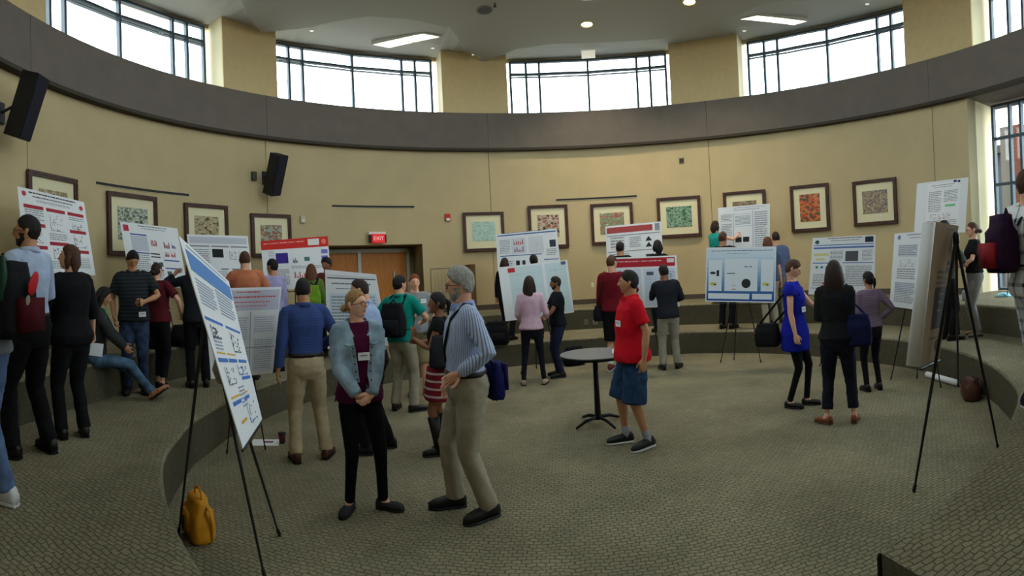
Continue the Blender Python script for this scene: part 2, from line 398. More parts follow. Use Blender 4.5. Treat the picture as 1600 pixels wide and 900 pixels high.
# ---- door recess
DR = 7.75
b = MB()
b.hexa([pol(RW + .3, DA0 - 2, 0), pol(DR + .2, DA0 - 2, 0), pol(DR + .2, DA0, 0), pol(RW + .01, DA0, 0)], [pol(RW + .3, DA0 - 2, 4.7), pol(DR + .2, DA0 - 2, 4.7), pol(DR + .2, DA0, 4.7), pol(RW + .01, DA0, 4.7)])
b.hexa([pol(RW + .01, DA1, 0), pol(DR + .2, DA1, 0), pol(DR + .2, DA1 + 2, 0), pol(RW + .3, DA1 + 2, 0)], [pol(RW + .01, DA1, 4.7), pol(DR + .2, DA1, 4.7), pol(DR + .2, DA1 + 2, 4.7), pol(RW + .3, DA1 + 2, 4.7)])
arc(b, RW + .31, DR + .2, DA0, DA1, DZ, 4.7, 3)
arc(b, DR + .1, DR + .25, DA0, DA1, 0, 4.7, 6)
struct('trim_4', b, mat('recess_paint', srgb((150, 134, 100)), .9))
M_DOOR = mat('honey_wood', srgb((188, 118, 48)), .5, var=.18, vscale=5, stretch=(14, 14, .8))
M_DFR = mat('door_frame_paint', srgb((176, 172, 158)), .6)
dp = lambda f: pol(DR - .05, DA0 + (DA1 - DA0) * f)
fo = MB()
P0, P1 = dp(.02), dp(.93); dv = (P1 - P0); L = dv.length; dv.normalize(); nv = V((-dv.y, dv.x, 0)); ang = math.atan2(dv.y, dv.x)
rz = Matrix.Rotation(ang, 3, 'Z')
def dbox(mb, x, z, hx, hz, hy=.03, off=0): c = P0 + dv * x - nv * off; mb.box((c.x, c.y, z), (hx, hy, hz), rz)
dbox(fo, L / 2, 2.40, L / 2, .045, .06); dbox(fo, 0, 1.63, .04, .8, .06); dbox(fo, L, 1.63, .04, .8, .06)
do = struct('door_1', fo, M_DFR)
xc = L * .5
b = MB(); dbox(b, xc, 1.63, .04, .75, .06, .01); obj('centre_post', b, mat('brushed_post', srgb((190, 190, 186)), .4), do)
for x0, x1 in ((.05, xc - .045), (xc + .045, L - .05)):
    b = MB(); dbox(b, (x0 + x1) / 2, 1.61, (x1 - x0) / 2, .74, .025); lf = obj('door_leaf', b, M_DOOR, do)
    b = MB(); dbox(b, (x0 + x1) / 2 + (.25 if x0 > .1 else -.25), 1.80, .012, .09, .02, .05); obj('pull_handle', b, mat('steel', srgb((160, 160, 158)), .35, metal=.8), lf)

# ---- framed pictures
M_WOOD = mat('dark_frame_wood', srgb((70, 42, 34)), .4, var=.25, vscale=12)
M_MAT = mat('cream_mat', srgb((222, 214, 180)), .8)
art = [('a', 40, 274, 117, 372, 'framed print mostly hidden by the tall red-barred poster at the far left', [(60, 60, 50), (150, 130, 100), (200, 190, 160)]),
       ('b', 165, 304, 242, 400, 'framed print of a pale stream, behind the poster left of the pointing hand', [(40, 44, 40), (96, 106, 90), (196, 204, 196), (120, 130, 110), (60, 70, 50)]),
       ('c', 286, 320, 353, 388, 'framed print of a shed with figures, above the poster with black photo strip', [(50, 40, 34), (150, 140, 110), (196, 180, 140), (90, 70, 50), (60, 80, 70)]),
       ('d', 390, 335, 452, 402, 'framed print of green foliage and pink, behind the red-topped poster', [(40, 70, 60), (150, 180, 160), (180, 110, 90), (60, 100, 80), (200, 200, 180)]),
       ('e', 722, 332, 786, 393, 'framed print of pale green water, right of the red fire alarm', [(40, 60, 54), (150, 190, 180), (190, 214, 206), (130, 170, 160), (206, 222, 214)]),
       ('f', 824, 321, 886, 388, 'framed print of two faces, behind the wavy blue-lined poster', [(60, 40, 34), (150, 90, 66), (206, 196, 180), (100, 56, 44), (70, 66, 70)]),
       ('g', 922, 318, 988, 382, 'framed print of a red and green crowd, above the red-topped posters', [(40, 60, 40), (170, 80, 60), (140, 160, 130), (90, 110, 70), (200, 200, 180)]),
       ('h', 1026, 308, 1094, 371, 'framed print of a dark green tree landscape, in the middle of the right wall', [(20, 50, 36), (50, 96, 66), (150, 186, 160), (40, 76, 56), (180, 200, 190)]),
       ('i', 1130, 299, 1196, 368, 'framed print whose top just shows over the tall white poster', [(60, 50, 40), (130, 110, 90), (180, 160, 130)]),
       ('j', 1235, 289, 1295, 362, 'tall framed print with an orange red figure on grey', [(90, 100, 96), (60, 70, 60), (190, 80, 40), (200, 120, 50), (120, 130, 120)]),
       ('k', 1333, 281, 1401, 352, 'framed print of many small blue and tan pieces, rightmost on the wall', [(40, 40, 60), (170, 150, 110), (90, 80, 100), (200, 180, 140), (50, 60, 90)])]
for k, (c, x0, y0, x1, y1, lab, cols) in enumerate(art):
    aL, zt = onwall(x0, (y0), RW); aR, zt2 = onwall(x1, y0, RW); am, zt = onwall((x0 + x1) / 2, y0, RW); _, zb = onwall((x0 + x1) / 2, y1, RW)
    if c == 'a': zb = zt - 1.05
    W = (pol(RW, aL) - pol(RW, aR)).length / 2; H = min(.56, (zt - zb) / 2); W = min(W, .56); zc = (zt + zb) / 2
    if c in 'ai': zc = zt - .52; H = .52
    p = pol(RW - .06, am); t = thing('framed_picture', lab, 'picture', (p.x, p.y, zc), -R(am), 'framed prints round the wall')
    b = MB(); fw = .075
    for sx, sz, hx, hz in ((0, 1, W, fw / 2), (0, -1, W, fw / 2), (1, 0, fw / 2, H - fw), (-1, 0, fw / 2, H - fw)):
        b.box((sx * (W - fw / 2), 0, sz * (H - fw / 2)), (hx, .024, hz)); b.box((sx * (W - fw * .3), -.022, sz * (H - fw * .3)), (hx if not sx else .02, .01, hz if not sz else .02))
    obj('frame', b, M_WOOD, t)
    b = MB(); b.box((0, .012, 0), (W - fw, .006, H - fw)); obj('mat_board', b, M_MAT, t)
    b = MB(); b.box((0, .002, .01), (W - fw - .15, .006, (H - fw - .15) * (.92 if c != 'j' else 1))); obj('print', b, artwork('print_art_' + c, cols, 9, k), t)
# ---- slots, alarms and small wall pieces
M_BLACK = mat('black_plastic', srgb((24, 24, 28)), .5)
for x0, y0, x1, y1, lab in ((150, 281, 295, 309, 'long black air slot above the prints at the left'), (519, 323, 647, 322, 'long black air slot above the wooden doors'), (869, 314, 995, 305, 'long black air slot right of centre, above two framed prints')):
    a0, z = onwall(x0, y0, RW); a1, z2 = onwall(x1, y1, RW)
    p = pol(RW, (a0 + a1) / 2); t = thing('air_slot', lab, 'air vent', (p.x, p.y, 3.42), 0, 'linear air slots in the wall')
    b = MB(); zz = (z + z2) / 2 - 3.42
    arc(b, RW - .012, RW + .001, a0, a1, zz - .022, zz + .022, 2); b.v = [(x - p.x, y - p.y, q) for x, y, q in b.v]; obj('slot', b, M_BLACK, t)
    b = MB(); arc(b, RW - .016, RW + .001, a0, a1, zz - .030, zz - .024, 2); b.v = [(x - p.x, y - p.y, q) for x, y, q in b.v]; obj('flange', b, M_MAT, t)
def speaker(px, py, lab, aoff, lean, h=.41):
    a, z = onwall(px, py, RW - .45)
    p = pol(RW - .42, a, z)
    t = thing('wall_speaker', lab, 'loudspeaker', p, -R(a), 'black loudspeakers high on the wall')
    m = rotm('X', lean) @ rotm('Z', 0); m = Matrix.Rotation(R(lean), 3, 'X') @ Matrix.Rotation(R(aoff), 3, 'Z')
    b = MB(); hw = .15
    lo = [m @ V(q) for q in ((-hw, -.14, -h), (hw, -.14, -h), (hw * .7, .13, -h), (-hw * .7, .13, -h))]
    hi = [m @ V(q) for q in ((-hw, -.14, h), (hw, -.14, h), (hw * .7, .13, h), (-hw * .7, .13, h))]
    b.hexa(lo, hi); obj('cabinet', b, M_BLACK, t)
    b = MB(); b.box(m @ V((0, -.146, 0)), (hw * .93, .008, h * .96), m); obj('grille', b, mat('speaker_cloth', srgb((30, 30, 44)), .9), t)
    b = MB(); b.tube([m @ V((0, .12, 0)), (0, .42, .0)], .02, 8); b.box((0, .40, 0), (.05, .02, .14)); obj('bracket', b, M_BLACK, t)
    b = MB(); b.box((-.26, .38, .02), (.05, .035, .09)); obj('junction_box', b, mat('grey_box', srgb((70, 68, 64)), .7), t)
speaker(42, 165, 'black loudspeaker tilted down, at the far left under the charcoal band', 10, 24)
speaker(430, 272, 'smaller-looking black loudspeaker tilted down, above the red-topped poster', 22, 26)
def wallbox(name, lab, cat, px, py, w, h, d, m, extra=None, r=RW):
    a, z = onwall(px, py, r); p = pol(r - d, a); t = thing(name, lab, cat, (p.x, p.y, z), -R(a))
    b = MB(); b.box((0, d / 2, 0), (w, d / 2, h)); obj('housing', b, m, t)
    if extra: extra(t)
    return t
M_RED = mat('signal_red', srgb((196, 30, 36)), .5); M_WHITE = mat('white_plastic', srgb((225, 225, 222)), .5); M_GREY = mat('grey_grille', srgb((128, 120, 104)), .7)
def text(s, size, m, parent, loc, rot=(R(90), 0, 0), ext=.001, name='lettering', sx=1):
    c = bpy.data.curves.new(name, 'FONT'); c.body = s; c.size = size; c.align_x = 'CENTER'; c.align_y = 'CENTER'; c.extrude = ext; c.resolution_u = 2
    o = bpy.data.objects.new(name, c); COL.objects.link(o)
    dg = bpy.context.evaluated_depsgraph_get(); me = bpy.data.meshes.new_from_object(o.evaluated_get(dg)); bpy.data.objects.remove(o)
    o = link(name, me, m, parent); o.location = loc; o.rotation_euler = rot; o.scale = (sx, 1, 1); return o
def ex1(t):
    b = MB(); b.box((0, -.03, -.11), (.15, .035, .10)); s = obj('sign_face', b, mat('exit_red', srgb((225, 40, 50)), .5, emit=.35), t)
    text('EXIT', .12, mat('exit_letters', srgb((250, 190, 190)), .5, emit=.5), t, (0, -.067, -.115))
    for sx in (-.18, .18): obj('side_bracket', MB().box((sx, .01, -.11), (.025, .03, .09)), M_BLACK, t)
wallbox('exit_sign', 'red lit exit sign with white top above the wooden doors', 'sign', 587, 366, .20, .045, .12, M_WHITE, ex1)
def ex2(t): b = MB(); b.box((0, -.012, -.05), (.045, .014, .03)); obj('strobe', b, M_WHITE, t)
wallbox('fire_alarm', 'red fire alarm with white strobe left of the pale green print', 'alarm', 699, 340, .065, .085, .05, M_RED, ex2)
wallbox('wall_sensor', 'small beige sensor on the wall above the red-topped poster', 'sensor', 472, 343, .055, .075, .06, mat('beige_plastic', srgb((196, 188, 160)), .6), lambda t: obj('lens', MB().box((0, -.005, -.02), (.03, .008, .02)), M_WHITE, t))
wallbox('wall_grille', 'small square grey grille high on the right wall', 'air vent', 1065, 251, .06, .065, .02, M_GREY, lambda t: [obj('slat', MB().box((0, -.003, z), (.05, .004, .006)), M_LIP, t) for z in (-.04, -.02, 0, .02, .04)])
wallbox('light_switch', 'beige switch plate on the wall left of the man in the maroon sweater', 'switch', 926, 445, .035, .06, .01, M_MAT, lambda t: obj('toggle', MB().box((0, -.008, 0), (.01, .01, .02)), M_WHITE, t))
for px, lab in ((916, 'left outlet plate on the upper riser behind the round table'), (930, 'right outlet plate on the upper riser behind the round table')):
    wallbox('outlet_plate', lab, 'outlet', px, 503, .05 if px == 930 else .035, .05, .008, mat('outlet_grey', srgb((150, 146, 132)), .6), lambda t: [obj('socket', MB().box((0, -.002, z), (.02, .004, .015)), M_LIP, t) for z in (-.02, .02)], r=R2)
# ---- ceiling fittings
def ceil_at(px, py, z=ZC): return at(px, py, z)
def downlight(px, py, z, r, lab, on, grp):
    p = ceil_at(px, py, z); t = thing('ceiling_light', lab, 'ceiling light', p, 0, grp)
    b = MB(); n = 20
    ring = [[V((rr * math.cos(2 * math.pi * i / n), rr * math.sin(2 * math.pi * i / n), zz)) for i in range(n)] for rr, zz in ((r * 1.15, 0), (r * 1.15, -.012), (r, -.012), (r * .9, -.002))]
    for a, c in zip(ring, ring[1:]): b.add(a + c, [(i, (i + 1) % n, n + (i + 1) % n, n + i) for i in range(n)])
    obj('trim_ring', b, mat('brass_ring' if on else 'white_ring', srgb((214, 190, 120)) if on else srgb((190, 190, 184)), .4), t)
    b = MB(); b.add([(r * .9 * math.cos(2 * math.pi * i / n), r * .9 * math.sin(2 * math.pi * i / n), -.004) for i in range(n)], [tuple(range(n))])
    obj('lens', b, mat('lamp_on', (1, .86, .5), emit=6) if on else mat('lamp_small', (.8, .8, .76), emit=.8), t)
    if on:
        l = bpy.data.lights.new('lamp', 'AREA'); l.shape = 'DISK'; l.size = r * 1.7; l.energy = DOWNLIGHT; l.color = (1, .85, .6); l.spread = R(110)
        lo = bpy.data.objects.new('lamp', l); COL.objects.link(lo); lo.parent = t; lo.location = (0, 0, -.02)
downlight(917, 38, ZC, .13, 'lit round downlight nearer the middle window', True, 'warm round downlights'); downlight(1077, 3, ZC, .13, 'lit round downlight at the top edge, right of centre', True, 'warm round downlights')
for px, py, lab in ((435, 31, 'small spot fitting, left pair, nearer the top'), (487, 48, 'small spot fitting, left pair, nearer the window'), (676, 75, 'small spot fitting right of the slanted light strip'), (740, 85, 'small spot fitting by the pier left of the middle window'), (1100, 68, 'small spot fitting right of the middle window'), (1163, 48, 'small spot fitting under the right light strip'), (1355, 6, 'small spot fitting above the right clerestory window')):
    downlight(px, py, 7.12, .05, lab, False, 'small ceiling spots')
p = ceil_at(757, 15, ZC); t = thing('ceiling_speaker', 'round grey speaker grille in the ceiling left of the coffer', 'loudspeaker', p)
b = MB(); b.tube([(0, 0, 0), (0, 0, -.02)], .16, 24, 'flat'); obj('grille', b, mat('speaker_grey', srgb((120, 120, 120)), .7), t); b = MB(); b.tube([(0, 0, -.019), (0, 0, -.024)], [.14, .12], 24, 'flat'); obj('cone_cover', b, mat('speaker_grey2', srgb((96, 96, 98)), .7), t)
p = ceil_at(773, 5, ZC); t = thing('sprinkler_head', 'tiny sprinkler head beside the round ceiling speaker', 'sprinkler', p)
b = MB(); b.tube([(0, 0, 0), (0, 0, -.06)], .014, 8); obj('pipe', b, M_LIP, t); b = MB(); b.tube([(0, 0, -.06), (0, 0, -.068)], .035, 12, 'flat'); obj('deflector', b, M_LIP, t)
def strip(c4, lab):
    ps = [ceil_at(x, y, 7.13) for x, y in c4]; c = sum(ps, V()) / 4; t = thing('ceiling_light_strip', lab, 'ceiling light', c, 0, 'slanted light strips in the bays')
    q = [p - c for p in ps]; b = MB(); b.hexa([p + V((0, 0, -.004)) for p in q], [p + V((0, 0, .1)) for p in q]); obj('housing', b, M_WHITE, t)
    for f0, f1 in ((.03, .48), (.52, .97)):
        e = [q[0].lerp(q[1], f0), q[0].lerp(q[1], f1), q[3].lerp(q[2], f1), q[3].lerp(q[2], f0)]
        b = MB(); b.add([p * .98 + V((0, 0, -.007)) for p in e], [(0, 1, 2, 3)]); obj('diffuser', b, mat('strip_glow', (1, .93, .78), emit=2.2), t)
strip([(580, 70), (663, 52), (690, 57), (606, 75)], 'slanted light strip above the left-of-centre window')
strip([(1155, 30), (1183, 24), (1262, 33), (1240, 39)], 'slanted light strip above the right-of-centre window')
p = ceil_at(919, 80, 7.15); t = thing('exit_sign', 'small pale exit sign hanging before the middle window', 'sign', p, -R(9)); b = MB(); b.box((0, 0, -.08), (.17, .02, .09)); obj('sign_face', b, mat('pale_sign', (.95, .92, .78), emit=.5), t); b = MB(); b.tube([(0, 0, .05), (0, 0, 0)], .01, 6); obj('hanger', b, M_WHITE, t)
# ---- outside, through the tall window
M_BRK = mat('brick_red', srgb((112, 60, 46)), .9)
g = MB(); g.box((14, 5, -.3), (16, 30, .1)); go = struct('ground_outside', g, mat('paving', srgb((96, 95, 90)), .9))
t = thing('building', 'grey building outside the tall right window', 'building', (17, 11.5, 0)); b = MB(); b.box((0, 0, 2.4), (3.5, 3.5, 2.4)); obj('wall', b, mat('far_wall', srgb((62, 64, 70)), .9), t); b = MB(); b.box((0, 0, 4.9), (3.7, 3.7, .12)); obj('roof_edge', b, M_LIP, t)
for k in range(4): b = MB(); b.box((-3.52, -2.4 + 1.6 * k, 2.0), (.04, .5, .8)); obj('window', b, mat('far_pane', srgb((60, 72, 86)), .2), t)
p0 = pt(1592, 300, 14.0); t = thing('brick_pillar', 'red brick pillar outside the tall right window', 'pillar', (p0.x, p0.y, -.2))
b = MB(); b.box((0, 0, 2.6), (.33, .33, 2.6)); obj('core', b, mat('mortar', srgb((110, 102, 96)), .9), t)
bm_ = MB(); bm_.box((0, 0, 0), (.165, .17, .045)); bme = bm_.mesh('brick'); bme.materials.append(M_BRK)
for k in range(48):
    for s in (-1, 1):
        o = bpy.data.objects.new('brick', bme); COL.objects.link(o); o.parent = t; o.location = (s * .175 , -.18, .06 + k * .108)
# ------------------------------------------------------------------ posters on easels
M_PAPER = mat('poster_paper', srgb((232, 234, 240)), .7)
M_EASEL = mat('easel_black', srgb((28, 28, 30)), .45)
def quadmap(c):            # u right, v down; corners TL TR BR BL
    return lambda u, v, off=0, n=None: (c[0] * (1 - u) * (1 - v) + c[1] * u * (1 - v) + c[2] * u * v + c[3] * (1 - u) * v) + (n * off if n is not None else V())
class Poster:
    def __init__(s, label, px, dL, dR, thick=.006, cardboard=False, group=None, dLb=None, dRb=None, front=1):
        TL, TR, BR, BL = px
        c = [pt(*TL, dL), pt(*TR, dR), pt(*BR, dRb or dR), pt(*BL, dLb or dL)]
        s.org = (c[2] + c[3]) / 2; s.c = [q - s.org for q in c]; s.map = quadmap(s.c)
        s.n = ((c[1] - c[0]).cross(c[3] - c[0])).normalized()
        if s.n.dot(V((0, 0, EYE)) - s.org) * front < 0: s.n = -s.n
        s.t = thing('poster_board', label, 'poster', s.org, 0, group or None)
        b = MB(); s.patch(b, 0, 0, 1, 1, thick / 2, thick, 10)
        s.board = obj('board', b, mat('cardboard', srgb((150, 128, 100)), .9, var=.06) if cardboard else M_PAPER, s.t); s.th = thick / 2; s.lay = 0
    def patch(s, b, u0, v0, u1, v1, off, th, n=None):
        nu = n or max(1, int((u1 - u0) / .12)); nv = n or max(1, int((v1 - v0) / .12)); top = []; lo = []
        for j in range(nv + 1):
            for i in range(nu + 1):
                p = s.map(u0 + (u1 - u0) * i / nu, v0 + (v1 - v0) * j / nv, off, s.n); top.append(p); lo.append(p - s.n * th)
        N = len(top); w_ = nu + 1; fs = []
        for j in range(nv):
            for i in range(nu):
                a = j * w_ + i; fs += [(a, a + w_, a + w_ + 1, a + 1), (N + a, N + a + 1, N + a + w_ + 1, N + a + w_)]
        rim = list(range(nu + 1)) + [j * w_ + nu for j in range(1, nv + 1)] + [nv * w_ + i for i in range(nu - 1, -1, -1)] + [j * w_ for j in range(nv - 1, 0, -1)]
        for x, y in zip(rim, rim[1:] + rim[:1]): fs.append((x, y, N + y, N + x))
        b.add(top + lo, fs)
    def rects(s, name, rs, rgb, emit=0, lift=1):
        o = None
        if name in ('title', 'text', 'authors', 'chart'): groups = [rs]
        else: groups = [[r] for r in rs]
        for g_ in groups:
            b = MB()
            for r in g_: s.patch(b, *r, s.th + .0022 * lift, .0016)
            o = obj(name, b, mat('ink_%d_%d_%d' % rgb, srgb(rgb), .7), s.t)
        return o
    def lines(s, u0, v0, u1, v1, n, rgb=(120, 122, 130), name='text_lines', h=.45, center=False):
        rs = []; dv = (v1 - v0) / n
        for i in range(n):
            u = u0; end = u1 - (rng.random() * .25 * (u1 - u0) if i % 4 == 3 else 0)
            if center: q = rng.random() * .15 * (u1 - u0); u += q; end -= q
            while u < end:
                wd = min((.02 + rng.random() * .05) * (u1 - u0) / .3 * (1 if u1 - u0 < .4 else .45), end - u); rs.append((u, v0 + dv * i, u + wd, v0 + dv * (i + h))); u += wd + .008
        return rs
    def text(s, blocks, rgb=(142, 146, 158), name='text'):
        rs = []
        for b in blocks: rs += s.lines(*b)
        if rs:
            o = s.rects(name, rs, rgb); o['kind'] = 'stuff'
    def disc(s, name, u, v, ru, rv, rgb, n=20, lift=2):
        b = MB(); off = s.th + .0022 * lift
        top = [s.map(u + ru * math.cos(2 * math.pi * i / n), v + rv * math.sin(2 * math.pi * i / n), off, s.n) for i in range(n)]
        lo = [p - s.n * .0016 for p in top]
        b.add(top + lo, [tuple(range(n)), tuple(reversed(range(n, 2 * n)))] + [(i, (i + 1) % n, n + (i + 1) % n, n + i) for i in range(n)])
        return obj(name, b, mat('ink_%d_%d_%d' % rgb, srgb(rgb), .7), s.t)
    def chart(s, u0, v0, u1, v1, rgb=(120, 70, 80), kind='bars'):
        rs = [(u0, v1 - .004, u1, v1), (u0, v0, u0 + .004, v1)]
        if kind == 'bars':
            k = 5
            for i in range(k):
                h = .3 + .7 * rng.random(); rs.append((u0 + (u1 - u0) * (i + .25) / k, v1 - (v1 - v0) * h, u0 + (u1 - u0) * (i + .8) / k, v1 - .004))
        else:
            for i in range(16):
                x = rng.random(); y = rng.random(); rs.append((u0 + (u1 - u0) * x, v0 + (v1 - v0) * y, u0 + (u1 - u0) * x + .012, v0 + (v1 - v0) * y + .012))
        o = s.rects('chart', rs, rgb, lift=2); o['kind'] = 'stuff'
def easel(label, apex, feet, tray=None, floor_z=0, rad=.009, m=None):
    m = m or M_EASEL
    base = sum([V(f) for f in feet], V()) / len(feet); base.z = min(f[2] for f in feet)
    t = thing('easel', label, 'easel', base, 0, None); A = V(apex) - base
    tops = []
    for i, f in enumerate(feet):
        Fp = V(f) - base; b = MB(); a2 = A + (Fp - A) * .0 + V((0, 0, 0))
        mid = A.lerp(Fp, .52)
        b.tube([A + (Fp - A).normalized() * (.015 * i), mid, Fp + (A - Fp).normalized() * .012], [rad * 1.25, rad * 1.2, rad * .8], 6); lg = obj('leg', b, m, t, True)
        b = MB(); b.tube([Fp + (A - Fp).normalized() * .05, Fp + V((0, 0, .012))], rad * 1.3, 6); obj('rubber_foot', b, M_EASEL, lg, True)
    if tray:
        b = MB(); b.tube([V(tray[0]) - base, V(tray[1]) - base], rad, 6); obj('tray_bar', b, m, t, True)
    b = MB(); b.tube([A + V((0, 0, -.02)), A + V((0, 0, .04))], rad * 2.4, 8); obj('hinge_head', b, m, t, True)
    return t
def auto_easel(P, label, z, back=.55, spread=.33, drop=None):
    # tripod standing behind a board: two front legs just behind it, one further back
    c = [q + P.org for q in P.c]; cx = sum(c, V()) / 4; n = V((P.n.x, P.n.y, 0)).normalized(); side = V((-n.y, n.x, 0))
    behind = -n
    ap = V((cx.x, cx.y, 0)) + behind * .06; ap.z = max(q.z for q in c) - .10
    f1 = V((cx.x, cx.y, 0)) + side * spread + n * -.03; f2 = V((cx.x, cx.y, 0)) - side * spread + n * -.03; f3 = V((cx.x, cx.y, 0)) + behind * back
    for f in (f1, f2, f3): f.z = z if callable(z) is False else z(f)
    zb = min(c[2].z, c[3].z) - .012; k = (ap.z - zb) / (ap.z - z)
    t1 = ap.lerp(f1, k); t2 = ap.lerp(f2, k)
    return easel(label, ap, [f1, f2, f3], (t1 + side * .04, t2 - side * .04))
G = 'research posters on boards'
# P1 far left
p = Poster('large white poster with dark red section bars, leftmost against the wall', [(27, 291), (131, 316), (149, 430), (40, 430)], 6.3, 6.9, group=G)
p.text([(.05, .04, .10, .07, 1)]); p.text([(.15, .03, .85, .065, 1), (.2, .075, .8, .10, 1)], (70, 60, 70), 'title'); p.text([(.25, .115, .75, .145, 2)], (150, 150, 160), 'authors')
bars = [(.06, .19, .34, .215), (.38, .19, .66, .215), (.70, .19, .95, .215), (.38, .60, .66, .625), (.70, .42, .95, .445), (.70, .68, .95, .705), (.06, .40, .34, .425), (.06, .66, .34, .685)]
for r in bars: p.rects('section_bar', [(r[0], r[1] - .005, r[2], r[3] + .012)], (168, 44, 60))
p.text([(.07, .24, .33, .37, 5), (.39, .49, .65, .58, 4), (.71, .25, .94, .30, 2), (.71, .78, .94, .92, 6), (.39, .83, .65, .93, 5), (.07, .80, .33, .93, 6)])
for r in ((.42, .26, .62, .46), (.75, .32, .9, .40), (.75, .48, .92, .64), (.12, .47, .3, .62), (.42, .67, .62, .80)): p.chart(*r, rgb=(120, 100, 120), kind='dots')
p.disc('emblem', .08, .065, .03, .03, (190, 60, 70)); p.disc('emblem', .93, .10, .03, .03, (190, 60, 70))
auto_easel(p, 'black easel under the leftmost red-barred poster', Z2, .3)
# P2
p = Poster('white poster with blue lines and a dark red crest, by the man with the phone', [(187, 346), (277, 357), (293, 450), (205, 446)], 7.7, 8.0, group=G)
p.rects('crest', [(.04, .04, .13, .14)], (190, 50, 70)); p.text([(.3, .03, .8, .055, 1), (.35, .07, .75, .09, 1)], (70, 70, 90), 'title')
for r in ((.14, .17, .42, .19), (.14, .46, .42, .48), (.66, .55, .93, .57), (.66, .68, .93, .70), (.45, .72, .62, .74)): p.rects('section_bar', [r], (60, 84, 170))
p.rects('shaded_column', [(.14, .20, .42, .44)], (196, 202, 216)); p.text([(.15, .50, .41, .9, 12), (.46, .75, .62, .92, 6), (.67, .86, .92, .94, 4)])
for r, c in (((.48, .24, .58, .34), (180, 90, 90)), ((.70, .26, .80, .36), (150, 70, 90)), ((.84, .27, .91, .35), (90, 80, 130)), ((.70, .42, .77, .50), (170, 60, 80)), ((.80, .41, .88, .50), (200, 70, 90))): p.chart(*r, rgb=c)
for r in ((.46, .60, .53, .67), (.56, .60, .63, .67), (.68, .74, .76, .81)): p.rects('photo', [r], (84, 92, 110))
p.rects('scale_strip', [(.44, .46, .60, .48), (.44, .51, .60, .53)], (60, 60, 66))
auto_easel(p, 'black easel under the poster with the dark red crest', Z2, .35)
# P5
p = Poster('wide white poster with grey heading and a black photo strip, behind the man in orange', [(292, 366), (387, 369), (396, 452), (300, 450)], 8.7, 9.0, group=G)
p.rects('heading_band', [(.03, .04, .97, .16)], (196, 200, 214)); p.text([(.12, .06, .70, .085, 1), (.2, .10, .6, .125, 1)], (70, 70, 84), 'title'); p.rects('logo', [(.74, .06, .80, .14), (.86, .06, .92, .14)], (90, 96, 120))
p.rects('photo_strip', [(.38, .26, .56, .42)], (26, 28, 32)); p.rects('section_bar', [(.03, .20, .34, .225), (.37, .20, .66, .225), (.69, .20, .97, .225)], (140, 140, 150))
p.rects('section_bar', [(.5, .62, .62, .65), (.68, .62, .92, .65)], (140, 140, 150)); p.text([(.05, .27, .33, .9, 16), (.38, .68, .6, .9, 6), (.7, .68, .94, .9, 6)])
p.chart(.66, .30, .76, .45, (60, 60, 80), 'dots'); p.chart(.82, .30, .92, .5, (60, 60, 80), 'dots')
auto_easel(p, 'black easel behind the man in the orange shirt', Z2, .35)
# P6
p = Poster('white poster with bright red heading and a purple picture, near the wooden doors', [(407, 377), (512, 369), (518, 452), (414, 452)], 9.4, 9.7, group=G)
p.rects('heading_band', [(0, 0, 1, .19)], (214, 44, 40)); p.text([(.04, .055, .64, .10, 1)], (240, 180, 176), 'title'); p.rects('white_box', [(.69, .03, .86, .15)], (230, 226, 226), lift=2); p.disc('emblem', .93, .09, .035, .05, (240, 130, 110))
p.rects('purple_picture', [(.20, .27, .38, .48)], (58, 36, 140)); p.rects('photo', [(.62, .37, .70, .45)], (80, 120, 130)); p.rects('label_block', [(.88, .24, .98, .32), (.88, .36, .98, .42)], (120, 120, 200))
p.chart(.45, .38, .52, .48, (60, 60, 80)); p.text([(.42, .54, .9, .60, 2), (.05, .60, .38, .92, 10), (.1, .23, .18, .4, 5)]); p.chart(.45, .64, .62, .78, (200, 110, 120)); p.chart(.68, .60, .8, .72, (180, 100, 120), 'dots')
auto_easel(p, 'black easel under the red-headed poster by the doors', Z2, .3)
# P7
p = Poster('pale blue-white poster before the wooden doors, with curling top edge', [(508, 427), (588, 431), (607, 540), (512, 545)], 7.3, 7.2, group=G)
p.rects('dark_rule', [(.04, .05, .97, .065)], (56, 62, 84)); p.text([(.12, .12, .86, .16, 1), (.2, .19, .8, .21, 1)], (110, 130, 150), 'title'); p.rects('pale_panel', [(.06, .26, .46, .95), (.52, .26, .94, .95)], (206, 222, 238)); p.text([(.55, .3, .9, .9, 14), (.1, .3, .42, .9, 14)])
b = MB(); q = [p.map(u, v, .01, p.n) for u, v in ((0, -.05), (1, -.02), (1, .03), (0, .02))]; b.hexa([x - p.n * .02 for x in q], q); obj('curled_edge', b, M_PAPER, p.t)
auto_easel(p, 'black easel holding the pale poster before the doors', 0, .4)
# P4
p = Poster('white poster with lavender heading and red title, left of the man in the blue shirt', [(318, 451), (440, 448), (426, 583), (330, 592)], 5.2, 5.35, group=G)
p.rects('heading_band', [(.02, .03, .98, .26)], (196, 198, 216)); p.text([(.42, .045, .72, .075, 1), (.32, .10, .94, .135, 1), (.36, .16, .86, .185, 1), (.40, .205, .82, .225, 1)], (206, 84, 96), 'title')
for r in ((.30, .32, .58, .66), (.32, .70, .60, .96), (.64, .32, .96, .54), (.65, .58, .96, .96), (.03, .32, .27, .96)): p.rects('panel_box', [r], (222, 226, 236))
p.text([(.32, .34, .56, .6, 10), (.34, .72, .58, .94, 10), (.66, .34, .94, .52, 7), (.67, .6, .94, .94, 14)], (176, 182, 198)); p.rects('rule', [(.30, .68, .97, .69), (.60, .28, .61, .98)], (150, 154, 172), lift=2)
auto_easel(p, 'steel-legged easel under the poster with the lavender heading', 0, .35, .2)
